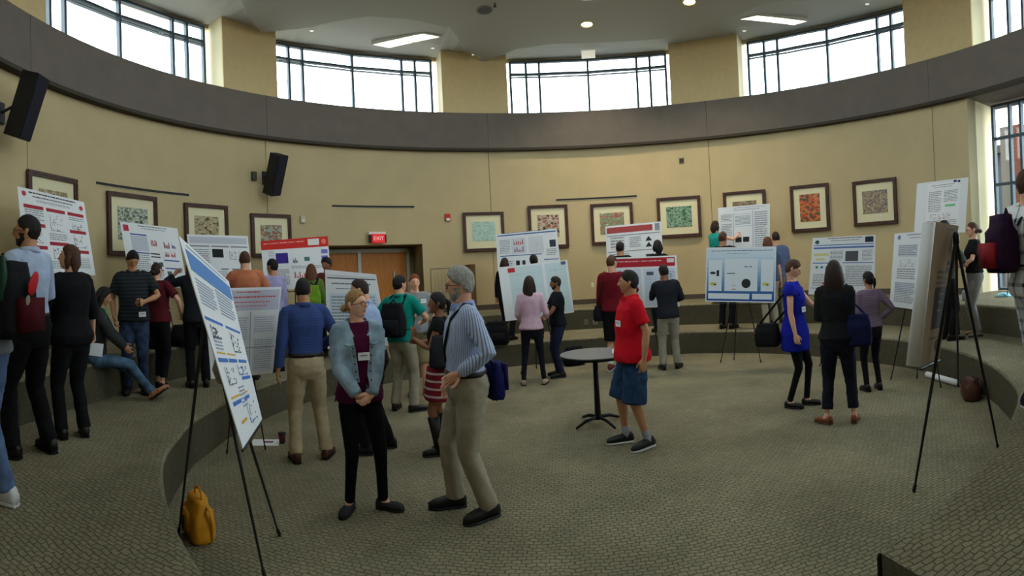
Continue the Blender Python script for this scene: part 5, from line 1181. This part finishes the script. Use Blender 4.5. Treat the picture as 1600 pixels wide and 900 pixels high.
SOLEW = mat('white_sole', srgb((205, 205, 205)), .6); BELTB = mat('dark_belt', srgb((38, 26, 22)), .5)
# -- left tier
person('person at the left frame edge in grey T-shirt and jeans, wearing a big backpack', (-33, 700), Z1, face=308, dist=3.15, hgt=1.78, skin='fair', hair='short', hairc='brown', shirt=C('grey_tee', (120, 124, 132)), pants=C('light_denim', (84, 104, 140), var=.25), shoes=(SH_WHT, SOLEW), sock=SH_WHT, armL=((-.22, .20, 1.05), (-.3, -1, -.1)), near=True, key='edge', footL=(-.10, .05, 0), footR=(.10, -.12, -5))
person('bearded man in pale blue shirt and black trousers, seen from behind at far left', (48, 712), Z1, top=(44, 334), face=312, skin='tan', hair='short', hairc='black', shirt=C('pale_blue_shirt', (168, 182, 210)), sleeve='rolled', tuck=True, pants=BLK, loose=1.06, shoes=SH_BLK, beard='full', glasses=True, belt=BELTB, collar=C('pale_blue_shirt', (168, 182, 210)), armR=((.10, .20, 1.08), (1, -.6, -.2)), armL=((-.12, .24, 1.02), (-1, -.4, 0)), head=(-30, -4, 0), near=True, key='wshirt', footL=(-.13, .06, 14), footR=(.15, -.06, -22))
person('woman with brown bob, black cardigan over red top, holding a white sheet', (114, 684), Z1, top=(93, 381), face=328, fem=True, fat=1.12, skin='pale', hair='bob', hairc='brown', shirt=C('red_top', (150, 22, 34)), hem=.93, jacket=(BLK, .84, 'rolled', .09), pants=BLK, shoes=SH_BLK, armR=((.33, .12, .92), (.3, -1, 0)), armL=((-.10, .22, 1.0), (-1, -.5, 0)), head=(-48, -8, 0), near=True, key='card', footL=(-.10, .03, 5), footR=(.11, -.03, -25), curl=35)
# seated: built on the upper tier edge
seat = pol(R2 + .06, -112.0, Z1)
az_ = 0
person('long-haired woman in green top sitting on the tier edge, legs stretched out', z=Z1, xy=V((-4.36, 4.10, Z1)), face=94, hgt=1.66, fem=True, skin='tan', hair='long', hairc='black', shirt=C('green_top', (20, 136, 84)), sleeve='long', hem=.95, jacket=(C('charcoal_cardigan', (50, 52, 54)), .92, 'long', .07), pants=C('faded_denim', (78, 104, 134), var=.35, vscale=10), loose=.92, shoes=(mat('tan_sandal', srgb((150, 84, 54)), .5), SH_BLK), shoekind='sandal', sit=(0, 0, .56), footL=(-.02, .70, -8, .02, 35), footR=(.10, .66, -14, .03, 35), armL=((-.12, .34, .66), (-1, -.3, -.3)), armR=((.10, .36, .64), (1, -.3, -.3)), head=(-4, 10, 0), lean=(12, 0, 0), badge=(.0, 1.24), near=True, key='seated', kneeL=(0, .1, 1), kneeR=(0, .1, 1))
person('man in dark striped polo and jeans looking down at his phone', (212, 605), Z1, top=(203, 390), face=180, skin='tan', hair='short', hairc='black', fat=1.08, shirt=stripes('dark_striped_polo', (36, 40, 46), (58, 62, 68), axis=2, scale=22, width=.18), sleeve='short', hem=.88, pants=JEAN, loose=1.05, shoes=SH_BLK, armL=((-.13, .27, 1.12), (-1, -.5, -.3)), armR=((.24, .07, .93), (.6, -1, 0)), head=(-12, 38, 0), collar=DKG, badge=(-.10, .965), key='phone', handL=dict(curl=38, thumb=(.4, .2, 1)))
person('woman in maroon top and dark skirt trousers, hair tied back, facing the crested poster', (257, 606), Z1, top=(233, 409), face=35, fem=True, skin='pale', hair='updo', hairc='darkbrown', shirt=C('maroon_top', (88, 28, 36)), sleeve='short', hem=.92, pants=BLK, loose=.95, leg='crop', shoes=SH_BLK, shoekind='flat', armL=((-.12, .18, 1.08), (-1, -.4, 0)), armR=((.22, .14, 1.02), (1, -.6, 0)), key='maroon', footR=(.02, -.08, 10), lean=(4, -5, 0))
person('visitor in dark suit raising a hand to the crested poster, beside the edge-on poster', (311, 605), Z1, top=(289, 398), face=352, skin='fair', hair='long', hairc='auburn', shirt=C('near_black_jacket', (30, 32, 38)), sleeve='long', hem=.86, pants=BLK, loose=1.0, shoes=SH_BLK, armL=((-.27, .24, 1.50), (-1, -.2, -.6)), armR=((.22, .1, .95), (1, -1, 0)), key='pointer', handL=dict(curl=20, thumb=(.5, 0, 1)), lean=(5, -3, 0))
person('broad man in orange shirt seen from behind, short brown hair', (384, 600), Z1, top=(387, 391), face=0, dist=7.0, fat=1.15, skin='fair', hair='crop', hairc='brown', shirt=C('orange_shirt', (186, 112, 82)), sleeve='short', pants=KHA, shoes=SH_BRN, armL=((-.20, .18, 1.0), (-1, -.5, 0)), armR=((.20, .18, 1.0), (1, -.5, 0)), key='orange')
person('man in lavender shirt with dark hair, beside the man in orange', (427, 600), Z1, top=(420, 404), face=322, dist=7.55, skin='tan', hair='short', hairc='black', shirt=C('lavender_shirt', (150, 144, 186)), sleeve='long', pants=DNVY, shoes=SH_BLK, head=(-15, 0, 0), key='lav')
person('woman with long auburn hair in a green top, back turned', (487, 590), Z1, top=(487, 411), face=2, dist=8.3, fem=True, skin='fair', hair='long', hairc='auburn', shirt=C('olive_green_top', (84, 108, 48)), sleeve='long', pants=BLK, shoes=SH_BLK, lean=(6, 0, 0), key='green')
person('man with thick black hair in a maroon shirt, facing the red-headed poster crowd', (512, 590), Z1, top=(509, 402), face=205, dist=8.8, skin='brown', hair='full', hairc='black', shirt=C('brown_maroon_shirt', (96, 46, 46)), sleeve='long', pants=BLK, shoes=SH_BLK, head=(15, 12, 0), badge=(.06, 1.27), key='mshirt')
BLU = stripes('blue_check_shirt', (52, 68, 118), (60, 78, 130), axis='a', scale=40, width=.4, axis2=2)
person('man in deep blue shirt and khaki trousers, back turned, left of the woman in denim', (486, 720), 0, top=(467, 432), face=352, skin='tan', hair='crop', hairc='black', shirt=BLU, sleeve='long', tuck=True, pants=KHA, loose=1.08, belt=BELTB, shoes=(SH_BRN, SH_BLK), collar=BLU, armL=((-.285, .0, .86), (-.3, -1, 0)), armR=((.17, .24, 1.05), (1, -.8, 0)), head=(18, 4, 0), near=True, key='blueshirt', footL=(-.14, .0, 8), footR=(.16, .04, -28), hipshift=-.02, handL=dict(curl=14))
person('balding man in pale blue shirt, in profile behind the woman in denim', (572, 690), 0, top=(540, 432), face=280, dist=5.15, skin='fair', hair='receding', hairc='darkbrown', shirt=C('sky_shirt', (150, 170, 208)), sleeve='long', tuck=True, pants=BLK, shoes=SH_BLK, glasses=True, collar=C('sky_shirt', (150, 170, 208)), lean=(14, 0, 0), head=(0, 4, 0), armL=((-.2, .2, 1.0), (-1, -.6, 0)), key='pale', footL=(-.1, .05, 4), footR=(.12, -.16, 4))
DEN = C('washed_denim', (142, 164, 182), var=.35, vscale=7, bump=.5)
person('blonde woman in washed denim jacket over a burgundy top, hands clasped', (566, 795), 0, top=(565, 449), face=166, fem=True, skin='pale', hair='updo', hairc='blonde', shirt=C('burgundy_top', (76, 18, 52)), sleeve='none', hem=.87, jacket=(DEN, 1.03, 'long', .045), pants=C('black_slim', (16, 16, 22)), loose=.84, shoes=(C('charcoal_slipon', (50, 52, 54)), SH_BLK), shoekind='flat', glasses=True, armL=((-.045, .235, .93), (-1, -.25, -.2)), armR=((.055, .215, .94), (1, -.25, -.2)), head=(-42, -3, 0), collar=None, near=True, key='denim', footL=(-.16, .06, 48), footR=(.10, .0, -36), handL=dict(dir=(.9, .2, -.55), curl=30, thumb=(0, .3, 1)), handR=dict(dir=(-.9, .3, -.45), curl=34, thumb=(0, .3, 1)), badge=(-.01, 1.235), hipshift=.02, untuck_flare=.01)
GSH = stripes('striped_dress_shirt', (182, 192, 214), (110, 128, 172), axis='a', scale=16, width=.4)
person('grey-haired bearded man in striped shirt and khaki trousers, hand on hip', (737, 800), 0, top=(726, 415), face=256, fat=1.10, skin='fair', hair='full', hairc='grey', shirt=GSH, sleeve='long', tuck=True, pants=STN, loose=1.14, belt=BELTB, glasses=True, beard='full', collar=C('sky_shirt2', (140, 160, 206)), shoes=SH_BLK, armL=((-.215, .10, 1.03), (-.75, -1.0, .1)), armR=((.24, .06, .9), (.3, -1, 0)), head=(14, 3, 0), near=True, key='grey', footL=(-.13, -.10, 14), footR=(.12, .08, -6), handL=dict(dir=(.35, .85, -.45), thumb=(0, -.3, -1), curl=24), lean=(2, 0, 0), hipshift=-.02)
person('man in teal polo and khaki trousers with a black backpack, turned away', (632, 642), 0, top=(624, 429), face=28, skin='fair', hair='short', hairc='black', shirt=C('teal_polo', (16, 132, 118)), sleeve='short', pants=C('grey_khaki', (140, 132, 116)), loose=1.08, shoes=(SH_BLK, M_BLACK), collar=C('teal_polo', (16, 132, 118)), armR=((.20, .25, 1.12), (1, -.5, -.4)), armL=((-.22, .18, 1.1), (-1, -.6, -.3)), head=(22, 0, 0), key='teal', footL=(-.13, 0, 12), footR=(.14, .0, -42))
person('red-haired man in grey raglan T-shirt and khaki shorts holding a cup', (655, 616), 0, top=(657, 427), face=182, fat=1.1, skin='pale', hair='short', hairc='red', shirt=C('grey_raglan', (132, 134, 138)), sleeve='short', pants=C('olive_shorts', (128, 116, 88)), leg='knee', loose=1.08, shoes=(mat('flipflop', srgb((60, 50, 40)), .6), None), shoekind='sandal', armR=((.10, .26, 1.16), (1, -.4, -.4)), armL=((-.22, .12, .95), (-1, -1, 0)), head=(-14, 3, 0), badge=(-.12, 1.36), key='red', handR=dict(curl=45, thumb=(0, .2, 1)))
person('dark-haired woman in black top and red patterned skirt, hand raised to her chin', (688, 708), 0, top=(684, 455), face=272, fem=True, skin='brown', hair='pony', hairc='black', shirt=BLK, sleeve='cap', hem=.95, skirt=(stripes('patterned_skirt', (130, 34, 48), (196, 176, 172), axis=2, scale=14, width=.28), .60, .02, 1.0), shoes=SH_BLK, boots=True, armL=((-.06, .24, 1.27), (-.5, -.3, -1)), armR=((.06, .20, 1.2), (1, 0, -1)), head=(0, 0, 0), near=True, key='indian', handL=dict(dir=(.0, -.15, 1), thumb=(.6, -.8, 0), curl=18), footL=(-.08, .0, 5), footR=(.08, -.1, -5))
person('woman with long dark hair in pale pink jacket, back turned, at the pale poster', (834, 602), 0, top=(826, 430), face=4, fem=True, skin='fair', hair='long', hairc='darkbrown', shirt=C('pale_pink_jacket', (196, 164, 182)), sleeve='long', hem=.90, pants=C('ink_trousers', (24, 24, 34)), loose=.84, shoes=C('pale_flats', (150, 136, 120)), shoekind='flat', armR=((.24, .24, 1.06), (.3, -1, -.4)), armL=((-.18, .24, 1.02), (-.3, -1, -.3)), key='pink', head=(12, 0, 0), footL=(-.16, 0, 10), footR=(.17, .04, -14))
person('bearded man in black polo and jeans, in profile beside the woman in pink', (876, 588), 0, top=(872, 431), face=258, skin='brown', hair='short', hairc='black', beard='stub', shirt=C('black_polo', (22, 24, 30)), sleeve='short', pants=C('dark_jean', (30, 36, 58), var=.2), shoes=SH_BLK, armL=((-.14, .32, 1.02), (-1, -.6, -.3)), armR=((.10, .28, 1.0), (1, -.5, 0)), head=(4, 6, 0), key='bpolo', fat=1.05)
person('woman with brown hair whose head shows over the pale poster, left', (790, 560), Z1, top=402, face=30, dist=9.95, fem=True, skin='fair', hair='bob', hairc='darkbrown', shirt=BLK, sleeve='long', pants=BLK, shoes=SH_BLK)
person('person with black hair whose head shows over the pale poster, right', (836, 560), Z1, top=398, face=345, dist=9.95, skin='tan', hair='full', hairc='black', shirt=DNVY, sleeve='long', pants=BLK, shoes=SH_BLK)
person('tall man in maroon sweater and black shorts with a bag at his side', (964, 579), 0, top=(969, 395), face=18, fat=.98, skin='fair', hair='crop', hairc='brown', shirt=C('maroon_sweater', (104, 20, 32)), sleeve='long', pants=BLK, leg='knee', loose=1.1, shoes=(C('red_white_sneaker', (120, 60, 62)), SOLEW), sock=SH_WHT, head=(22, 4, 0), armR=((.20, .24, 1.12), (1, -.5, -.4)), key='msweater', glasses=True)
person('person with black hair behind the red-headed posters, left', (972, 545), Z1, top=377, face=20, dist=10.0, skin='tan', hair='short', hairc='black', shirt=BLK, sleeve='long', pants=BLK, shoes=SH_BLK)
person('person with smooth black hair behind the red-headed posters, right', (1031, 545), Z1, top=374, face=340, dist=10.0, fem=True, skin='tan', hair='bob', hairc='black', shirt=BLK, sleeve='long', pants=BLK, shoes=SH_BLK)
RED = C('bright_red_polo', (196, 22, 38), var=.05)
person('man in bright red polo and denim cargo shorts standing by the round table', (1003, 694), 0, top=(993, 420), face=252, fat=1.14, skin='tan', hair='short', hairc='black', shirt=RED, sleeve='short', hem=.86, pants=C('denim_shorts', (40, 62, 92), var=.25, vscale=12), leg='knee', loose=1.28, shoes=(mat('black_trainer', srgb((26, 26, 30)), .5), SOLEW), sock=C('grey_sock', (150, 150, 160)), collar=RED, armL=((-.29, .03, .90), (-.7, -1, 0)), armR=((.24, .1, .88), (.5, -1, 0)), head=(20, -2, 0), badge=(-.07, 1.24), near=True, key='redpolo', footL=(-.12, -.03, 20), footR=(.12, .12, -4), untuck_flare=.012, handL=dict(curl=24, thumb=(-.1, 1, 0)))
person('man in dark blazer and grey trousers with hand at his chin, back turned', (1046, 577), 0, top=(1028, 413), face=350, skin='brown', hair='short', hairc='black', shirt=C('dark_blazer', (34, 36, 44)), sleeve='long', hem=.86, pants=C('grey_trouser', (138, 132, 120)), loose=1.1, shoes=SH_BLK, armL=((-.08, .18, 1.40), (-.8, -.2, -1)), armR=((.10, .22, 1.12), (1, -.5, -.5)), head=(-10, 4, 0), key='blazer', lean=(3, -4, 0), footR=(.15, .02, -30))
person('woman in teal top with brown hair pointing at the tall white poster', (1122, 490), Z2, top=(1124, 344), face=45, dist=10.7, fem=True, skin='pale', hair='bob', hairc='darkbrown', shirt=C('teal_top', (32, 140, 136)), sleeve='none', pants=BLK, shoes=SH_BLK, armR=((.30, .36, 1.42), (1, -.3, -.6)), armL=((-.05, .42, 1.36), (-1, -.2, -.6)), key='tealw')
person('balding man in black reaching to the tall white poster, behind the blue-bordered board', (1133, 510), Z1, top=(1134, 361), face=25, dist=10.0, skin='tan', hair='receding', hairc='brown', shirt=BLK, sleeve='rolled', pants=BLK, shoes=SH_BLK, armR=((.40, .42, 1.36), (1, -.3, -.6)), key='reach')
person('person with reddish brown hair whose head shows over the blue-bordered board', (1203, 510), Z1, top=369, face=340, dist=9.7, fem=True, skin='fair', hair='bob', hairc='auburn', shirt=C('grey_blue_top', (70, 80, 100)), pants=STN, shoes=SH_BLK)
person('man in slate blue shirt and grey trousers behind the blue-bordered board, at right', (1216, 503), Z1, top=(1214, 361), face=345, dist=10.6, skin='fair', hair='crop', hairc='darkbrown', shirt=C('slate_shirt', (92, 104, 140)), sleeve='long', pants=C('grey_trouser2', (120, 116, 108)), shoes=SH_BLK, key='slate')
person('woman with cropped brown hair in royal blue dress and black leggings', (1246, 635), 0, top=(1243, 403), face=102, fem=True, skin='pale', hair='short', hairc='brown', shirt=C('royal_blue_dress', (24, 34, 150), var=.06), sleeve='cap', hem=.98, skirt=(C('royal_blue_dress', (24, 34, 150)), .68, -.01, 1.06), pants=BLK, loose=.74, shoes=SH_BLK, shoekind='flat', armR=((.20, .06, .88), (.3, -1, 0)), armL=((-.12, .38, 1.12), (-1, -.4, -.5)), head=(-14, 24, 0), badge=(.05, 1.16), near=True, key='blue', footL=(-.08, .10, 0), footR=(.06, -.08, -10), handL=dict(curl=40, thumb=(0, 0, 1)))
person('woman in black top with wavy dark hair and rolled navy trousers, back turned', (1312, 662), 0, top=(1328, 404), face=4, fem=True, fat=1.06, skin='fair', hair='wavy', hairc='darkbrown', shirt=C('soft_black_top', (30, 30, 33)), sleeve='long', hem=.92, pants=DNVY, leg='crop', loose=1.02, shoes=(mat('tan_moccasin', srgb((120, 66, 40)), .6), mat('tan_sole', srgb((90, 70, 50)))), shoekind='flat', armL=((-.10, .24, 1.14), (-.35, -1, -.5)), armR=((.08, .24, 1.12), (.35, -1, -.5)), near=True, key='blacktop', footL=(-.13, .0, 55), footR=(.16, .02, -6), hipshift=0)
person('woman in patterned blouse and black trousers, hand on hip, half hidden', (1365, 610), 0, top=(1358, 423), face=335, fem=True, skin='tan', hair='pony', hairc='black', shirt=stripes('patterned_blouse', (92, 78, 104), (150, 130, 150), axis=2, scale=40, width=.4, axis2='a'), sleeve='long', hem=.95, pants=BLK, loose=.85, shoes=SH_BLK, armR=((.20, .05, 1.03), (1, -.8, 0)), key='blouse', head=(-15, 0, 0))
person('woman with tied-back hair in black T-shirt and grey trousers by the window wall', (1527, 520), Z1, top=(1527, 346), face=258, fem=True, fat=1.04, skin='pale', hair='updo', hairc='brown', shirt=BLK, sleeve='short', hem=.97, pants=C('heather_trouser', (126, 124, 122)), loose=1.02, shoes=C('pale_flats2', (150, 126, 116)), shoekind='flat', glasses=True, armL=((-.13, .28, 1.08), (-1, -.5, -.3)), armR=((.10, .28, 1.06), (1, -.5, -.2)), badge=(.05, 1.3), key='wright', head=(0, 4, 0))
person('person in olive shirt and dark trousers mostly hidden by the brown cardboard', (1482, 531), Z1, top=(1468, 344), face=60, skin='fair', hair='short', hairc='black', shirt=C('olive_shirt', (74, 80, 70)), sleeve='rolled', pants=BLK, shoes=SH_BLK, armL=((-.1, .28, 1.1), (-1, -.3, -.3)), armR=((.1, .28, 1.1), (1, -.3, -.3)), key='olive')
PLD = stripes('plaid_shirt', (214, 216, 218), (48, 52, 60), axis=2, scale=8, width=.24, axis2=0)
person('man in plaid shirt and plaid shorts at the right frame edge', (1620, 640), Z1, top=(1612, 262), face=62, fat=1.1, skin='fair', hair='short', hairc='brown', shirt=PLD, sleeve='short', hem=.84, pants=stripes('plaid_shorts', (196, 200, 206), (120, 126, 140), axis=2, scale=10, width=.3, axis2=0), leg='knee', loose=1.2, shoes=(C('navy_sneaker', (40, 42, 60)), SOLEW), near=True, key='plaid', armL=((-.24, .2, 1.1), (-1, -1, 0)))
# ------------------------------------------------------------------ things carried or worn
_bv = {}
def surf(key, ang, z, off=.006):
    i = PEOPLE[key]
    if key not in _bv:
        bmx = bmesh.new(); bmx.from_mesh(i['top'].data); _bv[key] = BVHTree.FromBMesh(bmx); bmx.free()
    c, q = i['spine'](z); c = c * i['s']; d = V((math.sin(R(ang)), math.cos(R(ang)), 0))
    h = _bv[key].ray_cast(c + d * .6, -d)
    if h[0] is None or h[0].dot(d) - c.dot(d) < 0: return c + d * .15
    return h[0] + h[1] * off
def surft(key, x, y, off=.006):
    surf(key, 0, 1.2); i = PEOPLE[key]; s = i['s']; c, q = i['spine'](1.4)
    h = _bv[key].ray_cast(c * s + V((x, y, .5)), V((0, 0, -1)))
    return h[0] + V((0, 0, off)) if h[0] is not None else c * s + V((x, y, .1))
k = PEOPLE
def backpack_on(key, label, m, w=.16, d=.085, h=.40, z0=1.02, x0=0, front=None, straps=True, back=.13):
    s = k[key]['s']; t = worn(key, 'backpack', label, 'bag', (x0, -back * s, z0 * s))
    b = bagmesh(w, d, h, .8, seed=len(label)); b.v = [(x, y - d, z) for x, y, z in b.v]; obj('body', b, m, t, True)
    b = MB(); b.box((0, -2 * d - .02, h * .3), (w * .75, .03, h * .22)); obj('front_pocket', b, front or m, t, True)
    b = MB(); b.tube([(-.03, -.05, h), (0, -.05, h + .05), (.03, -.05, h)], .009, 6); obj('carry_loop', b, M_DK, t, True)
    if straps:
        for sx in (-1, 1):
            o = V((x0, -back * s, z0 * s)); an = 32 * sx
            pts = [surf(key, 180 - sx * 30, 1.36), surft(key, sx * .095, -.05), surft(key, sx * .10, .0), surf(key, an, 1.40), surf(key, an, 1.30), surf(key, an + sx * 20, 1.18), surf(key, sx * 100, 1.06), surf(key, sx * 150, 1.06)]
            b = MB(); b.tube([p - o for p in pts], [(.026, .007)] * 8, 6, up=(1, 0, 0)); obj('shoulder_strap', b, M_DK, t, True)
    return t
t = backpack_on('edge', 'big black and red hiking backpack with a green umbrella in its side pocket', M_DK, .15, .11, .44, 1.0, front=C('dark_red_nylon', (70, 16, 24)))
b = MB(); b.tube([(.0, -.255, .29), (.02, -.262, .34)], [(.05, .01), (.04, .01)], 12); obj('red_panel', b, mat('panel_red', srgb((190, 26, 36)), .6), t, True)
b = MB(); b.tube([(-.13, -.14, .22), (-.14, -.15, .38), (-.14, -.15, .46)], [.025, .025, .012], 10); obj('green_umbrella', b, mat('umbrella_green', srgb((16, 64, 46)), .5), t, True)
b = MB(); b.tube([(-.08, -.262, .17), (-.07, -.268, .22)], [(.03, .006), (.024, .006)], 12); obj('grey_patch', b, M_GREY, t, True)
backpack_on('teal', 'black backpack worn by the man in the teal polo', M_DK, .16, .09, .42, .98, back=.12)
backpack_on('green', 'lime green backpack worn by the woman with auburn hair', C('lime_nylon', (104, 140, 42)), .14, .08, .38, .95, back=.12)
backpack_on('plaid', 'dark red and navy backpack on the man in plaid, at the right frame edge', C('navy_red_nylon', (44, 24, 48)), .15, .10, .44, 1.02, front=mat('panel_red2', srgb((150, 26, 40)), .7), back=.14)
# messenger bag of the grey-haired man: strap over the shoulder, bag behind the hip
s = k['grey']['s']; o = V((-.02, -.205 * s, .80 * s)); t = worn('grey', 'messenger_bag', 'navy messenger bag hanging behind the grey-haired man, black strap over his shoulder', 'bag', o)
b = bagmesh(.13, .055, .26, .9, seed=4); obj('body', b, M_NAVY, t, True)
pts = [V((-.10, -.18, 1.05)) * s, surf('grey', -155, 1.15), surf('grey', -150, 1.32), surft('grey', -.105, -.03), surft('grey', -.10, .02), surf('grey', -32, 1.40), surf('grey', -22, 1.30), surf('grey', -5, 1.20), surf('grey', 25, 1.10), surf('grey', 70, 1.04), surf('grey', 130, 1.0), V((.09, -.18, 1.05)) * s]
b = MB(); b.tube([p - o for p in pts], [(.026, .008)] * 12, 6, up=(1, 0, 0)); obj('strap', b, M_DK, t, True)
b = MB(); b.box((0, -.06, .16), (.125, .012, .09)); obj('flap', b, M_NAVY, t, True)
# shoulder bags
def tote(key, label, off, m, w, d, h, strap, name='tote_bag', rz=0):
    s = k[key]['s']; t = worn(key, name, label, 'bag', off); t.rotation_euler.z += R(rz)
    obj('body', bagmesh(w, d, h, .85, seed=len(label)), m, t, True)
    sx = 1 if off[0] >= 0 else -1
    p = V(off); sh = surft(key, sx * .125 * s, .0) - p; f_ = surf(key, sx * 50, 1.34) - p; r_ = surf(key, sx * 130, 1.34) - p
    if strap: p3 = surf(key, strap, 1.25) - p; f_ = p3
    m3 = Matrix.Rotation(R(-rz), 3, 'Z')
    b = MB(); b.tube([m3 @ q for q in (m3.inverted() @ V((w * .6, 0, h)), f_, sh, r_, m3.inverted() @ V((-w * .6, 0, h)))], [(.012, .006)] * 5, 6, up=(1, 0, 0)); obj('strap', b, m, t, True)
    return t
s = k['blacktop']['s']; tote('blacktop', 'navy tote bag on the shoulder of the woman in the black top', (.235, -.02, .80), C('navy_tote', (26, 30, 66)), .13, .07, .32, None)
s = k['blue']['s']; tote('blue', 'black shoulder bag behind the woman in the blue dress', (.06, -.30, .72), M_DK, .14, .09, .26, None, 'shoulder_bag', rz=90)
s = k['indian']['s']; tote('indian', 'charcoal shoulder bag at the side of the woman in the patterned skirt', (-.19, -.10, .86), C('charcoal_bag', (44, 46, 52)), .14, .06, .30, None, 'shoulder_bag', rz=90)
s = k['msweater']['s']; tote('msweater', 'black messenger bag against the man in the maroon sweater', (-.24, .0, .84), M_DK, .16, .07, .26, None, 'messenger_bag', rz=80)
def held(key, which, name, label, cat, f, doff=.06, rz=0):
    i = k[key]; w_ = i[which]; e_ = i['e' + which[1]]; d = (w_ - e_).normalized(); p = w_ + d * doff
    t = worn(key, name, label, cat, p); t.rotation_euler.z = -math.atan2(t.location.x, t.location.y) if rz is None else t.rotation_euler.z + R(rz); f(t, d); return t
def f(t, d): b = MB(); b.box((0, .0, 0), (.006, .036, .07), rotm('X', -60)); obj('phone_body', b, M_BLACK, t); b = MB(); b.box((-.004, .002, .004), (.003, .031, .062), rotm('X', -60)); obj('screen', b, mat('phone_screen', srgb((60, 70, 90)), .2), t)
held('phone', 'wL', 'phone', 'black phone in the hand of the man in the striped polo', 'phone', f, .085)
def f(t, d): b = MB(); b.box((0, .0, -.07), (.085, .003, .06), rotm('Y', 8)); obj('sheet', b, M_PAPER, t)
held('card', 'wR', 'paper_sheet', 'white sheet of paper held by the woman in the black cardigan', 'paper', f, .10, rz=None)
def f(t, d): b = MB(); b.tube([(0, .0, -.05), (0, .0, .05)], [.028, .038], 16, 'flat'); obj('cup', b, mat('cup_red', srgb((120, 40, 40)), .5), t, True); b = MB(); b.tube([(0, 0, .048), (0, 0, .058)], .040, 16, 'flat'); obj('lid', b, M_BLACK, t); b = MB(); b.tube([(0, 0, -.012), (0, 0, .02)], [.034, .038], 16, 'flat'); obj('sleeve', b, mat('cup_sleeve', srgb((200, 170, 160))), t)
held('red', 'wR', 'paper_cup', 'dark paper cup held by the red-haired man', 'cup', f, .09)
def f(t, d): b = MB(); b.box((0, .0, -.02), (.006, .07, .10), rotm('X', 10)); obj('sheet', b, M_PAPER, t)
held('pink', 'wL', 'paper_sheet', 'white papers held low by the woman in pink', 'paper', f, .08)
def f(t, d): b = MB(); b.box((0, .0, 0), (.005, .032, .065), rotm('X', -50)); obj('phone_body', b, M_BLACK, t); b = MB(); b.box((-.004, 0, .004), (.003, .026, .055), rotm('X', -50)); obj('screen', b, mat('phone_glow', srgb((200, 150, 80)), .3), t)
held('wright', 'wL', 'phone', 'phone held by the woman in the black T-shirt by the window', 'phone', f, .08)
